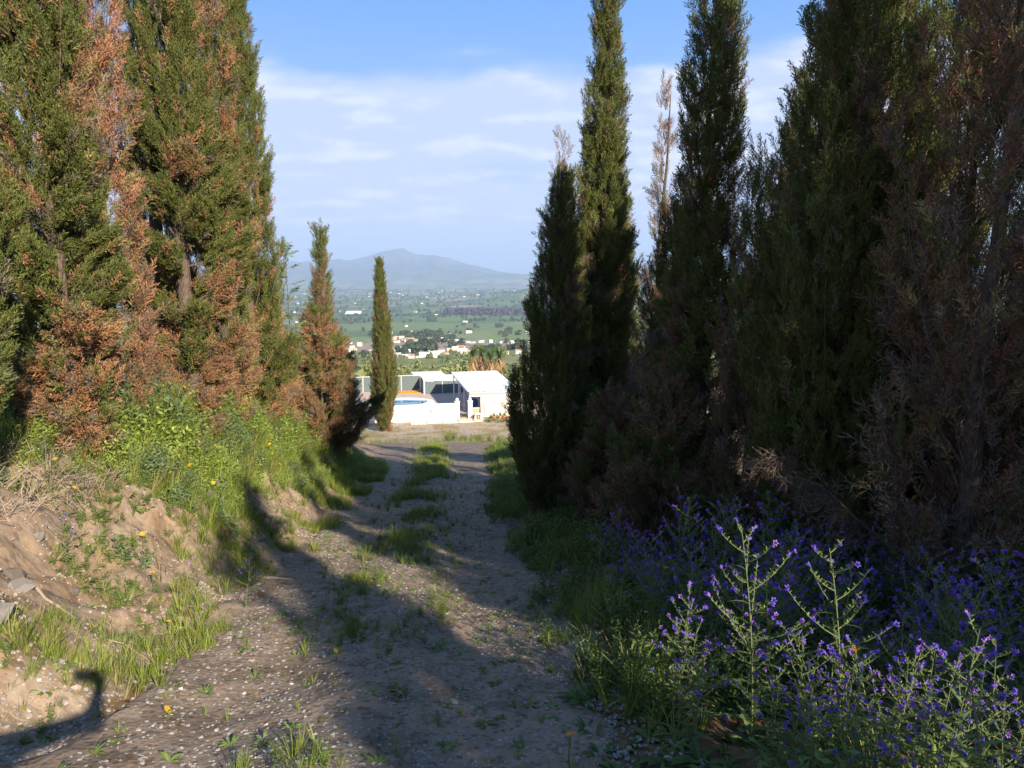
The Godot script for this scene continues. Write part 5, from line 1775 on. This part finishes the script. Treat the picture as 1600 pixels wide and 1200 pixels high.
# ---------------------------------------------------------------- the photographer, whose arm and phone throw the curved shadow
func surface_nets(bones: Array, cell: float, blend: float, into: MB) -> void:
	var lo := Vector3.INF
	var hi := -Vector3.INF
	for q in bones:
		var m: float = maxf(q[2], q[3]) + cell * 2.0
		for k in 2:
			lo = lo.min(q[k] - Vector3.ONE * m); hi = hi.max(q[k] + Vector3.ONE * m)
	var n := Vector3i(((hi - lo) / cell).ceil()) + Vector3i.ONE
	var f := PackedFloat32Array()
	f.resize(n.x * n.y * n.z)
	f.fill(1.0)
	for q in bones:
		var a: Vector3 = q[0]
		var b: Vector3 = q[1]
		var ra: float = q[2]
		var rb: float = q[3]
		var m := maxf(ra, rb) + blend * 2.0 + cell * 2.0
		var i0 := Vector3i(((a.min(b) - Vector3.ONE * m - lo) / cell).floor()).clamp(Vector3i.ZERO, n - Vector3i.ONE)
		var i1 := Vector3i(((a.max(b) + Vector3.ONE * m - lo) / cell).ceil()).clamp(Vector3i.ZERO, n - Vector3i.ONE)
		var ab := b - a
		var l2 := maxf(ab.length_squared(), 1e-8)
		for z in range(i0.z, i1.z + 1):
			for y in range(i0.y, i1.y + 1):
				for x in range(i0.x, i1.x + 1):
					var p := lo + Vector3(x, y, z) * cell
					var t := clampf((p - a).dot(ab) / l2, 0.0, 1.0)
					var d := (p - a - ab * t).length() - lerpf(ra, rb, t)
					var at := (z * n.y + y) * n.x + x
					var e := f[at]
					var h := maxf(blend - absf(d - e), 0.0) / blend
					f[at] = minf(d, e) - h * h * blend * 0.25
	var ids := {}
	var pts := PackedVector3Array()
	var nor := PackedVector3Array()
	var step := [1, n.x, n.x * n.y]
	for z in n.z - 1:
		for y in n.y - 1:
			for x in n.x - 1:
				var at := (z * n.y + y) * n.x + x
				var inside := 0
				for k in 8:
					if f[at + (k & 1) + ((k >> 1) & 1) * n.x + (k >> 2) * n.x * n.y] < 0.0: inside += 1
				if inside == 0 or inside == 8: continue
				var s := Vector3.ZERO
				var c := 0
				for k in 8:
					for ax in 3:
						if k & (1 << ax): continue
						var u := Vector3(k & 1, (k >> 1) & 1, k >> 2)
						var va := f[at + (k & 1) + ((k >> 1) & 1) * n.x + (k >> 2) * n.x * n.y]
						var vb: float = f[at + (k & 1) + ((k >> 1) & 1) * n.x + (k >> 2) * n.x * n.y + step[ax]]
						if (va < 0.0) == (vb < 0.0): continue
						u[ax] += va / (va - vb)
						s += u; c += 1
				ids[at] = pts.size()
				pts.append(lo + (Vector3(x, y, z) + s / c) * cell)
				nor.append(Vector3(f[at + 1] - f[at], f[at + n.x] - f[at], f[at + n.x * n.y] - f[at]).normalized())
	for z in range(1, n.z - 1):
		for y in range(1, n.y - 1):
			for x in range(1, n.x - 1):
				var at := (z * n.y + y) * n.x + x
				for ax in 3:
					var va := f[at]
					var vb: float = f[at + step[ax]]
					if (va < 0.0) == (vb < 0.0): continue
					var u: int = step[(ax + 1) % 3]
					var w: int = step[(ax + 2) % 3]
					var q := [at - u - w, at - w, at, at - u]
					var ok := true
					for k in q:
						if not ids.has(k): ok = false
					if not ok: continue
					var e := []
					for k in q: e.append(ids[k])
					if va > 0.0: e.reverse()
					for tr in [[0, 1, 2], [0, 2, 3]]:
						into.tri_n(pts[e[tr[0]]], pts[e[tr[1]]], pts[e[tr[2]]], nor[e[tr[0]]], nor[e[tr[1]]], nor[e[tr[2]]], Color.WHITE, Color.WHITE, Color.WHITE)

func build_photographer() -> void:
	var g := land(-0.15, 0.55)
	var t := thing("person", "photographer in a dark shirt holding a phone out at arm's length", "person", Vector3(-0.15, g, 0.55))
	var o := Vector3(-0.15, g, 0.55)
	var eye := Vector3(0, 1.6, 0)
	var sh := eye + Vector3(-0.04, -0.085, 0.456) - o
	var el := eye + Vector3(0.21, -0.11, 0.24) - o
	var ha := eye + Vector3(0.16, -0.015, 0.04) - o
	var head := eye + Vector3(-0.24, 0.13, 0.42) - o
	var hip := Vector3(0.0, 0.92, 0.0)
	var ls := sh + Vector3(-0.36, -0.01, 0.04)
	var neck := Vector3((sh.x + ls.x) * 0.5, sh.y + 0.03, sh.z + 0.02)
	var bones := [
		[head + Vector3(0, 0.035, 0.01), head + Vector3(0, -0.045, -0.02), 0.088, 0.066], [head + Vector3(0, -0.04, 0.02), neck, 0.052, 0.056],
		[neck + Vector3(0, -0.06, 0), hip + Vector3(0, 0.18, 0), 0.115, 0.115], [sh + Vector3(-0.05, -0.03, 0.0), ls + Vector3(0.05, -0.03, 0), 0.075, 0.075],
		[sh + Vector3(-0.1, -0.1, 0.0), hip + Vector3(0.08, 0.1, 0), 0.095, 0.095], [ls + Vector3(0.1, -0.1, 0.0), hip + Vector3(-0.08, 0.1, 0), 0.095, 0.095],
		[hip + Vector3(-0.07, 0, 0), hip + Vector3(0.07, 0, 0), 0.12, 0.12],
		[sh, el, 0.062, 0.045], [el, ha + Vector3(0, 0, 0.03), 0.043, 0.028],
		[ls, ls + Vector3(-0.06, -0.28, 0.04), 0.06, 0.044], [ls + Vector3(-0.06, -0.28, 0.04), ls + Vector3(-0.02, -0.5, -0.12), 0.042, 0.028],
	]
	for s in [-1.0, 1.0]:
		bones.append([hip + Vector3(0.085 * s, -0.02, 0), Vector3(0.1 * s, 0.47, -0.03), 0.09, 0.058])
		bones.append([Vector3(0.1 * s, 0.47, -0.03), Vector3(0.11 * s, 0.09, 0.02), 0.056, 0.036])
		bones.append([Vector3(0.11 * s, 0.045, 0.03), Vector3(0.12 * s, 0.035, -0.15), 0.042, 0.034])
	var b := MB.new()
	surface_nets(bones, 0.02, 0.05, b)
	# nose, brow and ears; then the hands with their fingers
	surface_nets([[head + Vector3(0, 0.0, -0.075), head + Vector3(0, -0.03, -0.105), 0.012, 0.014], [head + Vector3(-0.04, 0.02, -0.07), head + Vector3(0.04, 0.02, -0.07), 0.012, 0.012], [head + Vector3(0.085, -0.01, 0.01), head + Vector3(0.09, 0.02, 0.02), 0.014, 0.018], [head + Vector3(-0.085, -0.01, 0.01), head + Vector3(-0.09, 0.02, 0.02), 0.014, 0.018]], 0.006, 0.01, b)
	var grip := [[ha + Vector3(0, 0, 0.03), ha + Vector3(-0.02, 0.012, 0.0), 0.026, 0.026]]
	for k in 4:
		var y := 0.028 - 0.019 * k
		grip.append([ha + Vector3(-0.015, y, 0.0), ha + Vector3(-0.04, y, -0.028), 0.0095, 0.009])
		grip.append([ha + Vector3(-0.04, y, -0.028), ha + Vector3(-0.066 + 0.004 * k, y, -0.026), 0.009, 0.008])
	grip.append([ha + Vector3(-0.01, -0.02, 0.02), ha + Vector3(-0.045, 0.0, 0.028), 0.011, 0.009])
	surface_nets(grip, 0.005, 0.006, b)
	var lh := ls + Vector3(-0.02, -0.5, -0.12)
	var lhand := [[lh, lh + Vector3(0.01, -0.06, -0.05), 0.028, 0.03]]
	for k in 4:
		lhand.append([lh + Vector3(-0.02 + 0.018 * k, -0.075, -0.065), lh + Vector3(-0.02 + 0.018 * k, -0.12, -0.07), 0.0095, 0.009])
		lhand.append([lh + Vector3(-0.02 + 0.018 * k, -0.12, -0.07), lh + Vector3(-0.018 + 0.018 * k, -0.14, -0.045), 0.009, 0.008])
	lhand.append([lh + Vector3(0.035, -0.03, -0.04), lh + Vector3(0.05, -0.08, -0.07), 0.011, 0.009])
	surface_nets(lhand, 0.005, 0.006, b)
	for i in b.v.size():                                    # bare head, neck and hands, shirt, trousers, shoes
		var p := b.v[i]
		var col := Color(0.06, 0.075, 0.12)
		if p.y > neck.y + 0.045 or p.distance_to(ha) < 0.11 or p.distance_to(lh) < 0.17: col = Color(0.45, 0.26, 0.18)
		elif p.y < 0.09: col = Color(0.05, 0.04, 0.035)
		elif p.y < hip.y + 0.06: col = Color(0.10, 0.10, 0.10)
		b.c[i] = col
	part("body", b.mesh(), tinted("skin_and_clothes", 0.8, 0.0, 0.3), t)
	var hb := MB.new()
	surface_nets([[head + Vector3(0, 0.062, 0.022), head + Vector3(0, 0.0, 0.05), 0.084, 0.072]], 0.012, 0.01, hb)
	part("hair", hb.mesh(), plain("hair", lin(0.03, 0.02, 0.015), 0.8), t)
	var ph := thing("phone", "black phone held sideways in the photographer's hand", "phone", Vector3(0.062, 1.555, 0.014))
	part("phone_body", slab(Vector3(0.15, 0.075, 0.008), 0.003), M.phone, ph)
	part("phone_screen", slab(Vector3(0.142, 0.068, 0.002)), M.glass_dark, ph, Vector3(0, 0.0035, 0.0055))

func _ready() -> void:
	N1.noise_type = FastNoiseLite.TYPE_SIMPLEX_SMOOTH; N1.frequency = 0.6; N1.fractal_octaves = 3; N1.seed = 3
	N2.noise_type = FastNoiseLite.TYPE_SIMPLEX_SMOOTH; N2.frequency = 0.9; N2.fractal_octaves = 3; N2.seed = 14
	N3.noise_type = FastNoiseLite.TYPE_SIMPLEX_SMOOTH; N3.frequency = 0.7; N3.fractal_octaves = 4; N3.seed = 27
	NF.noise_type = FastNoiseLite.TYPE_SIMPLEX_SMOOTH; NF.frequency = 4.0; NF.fractal_octaves = 4; NF.seed = 8
	R.seed = 1
	make_light()
	make_materials()
	build_ground()
	build_plain()
	make_pieces()
	build_terrace()
	build_far()
	build_trees()
	build_sapling()
	build_cover()
	build_flowers()
	build_photographer()
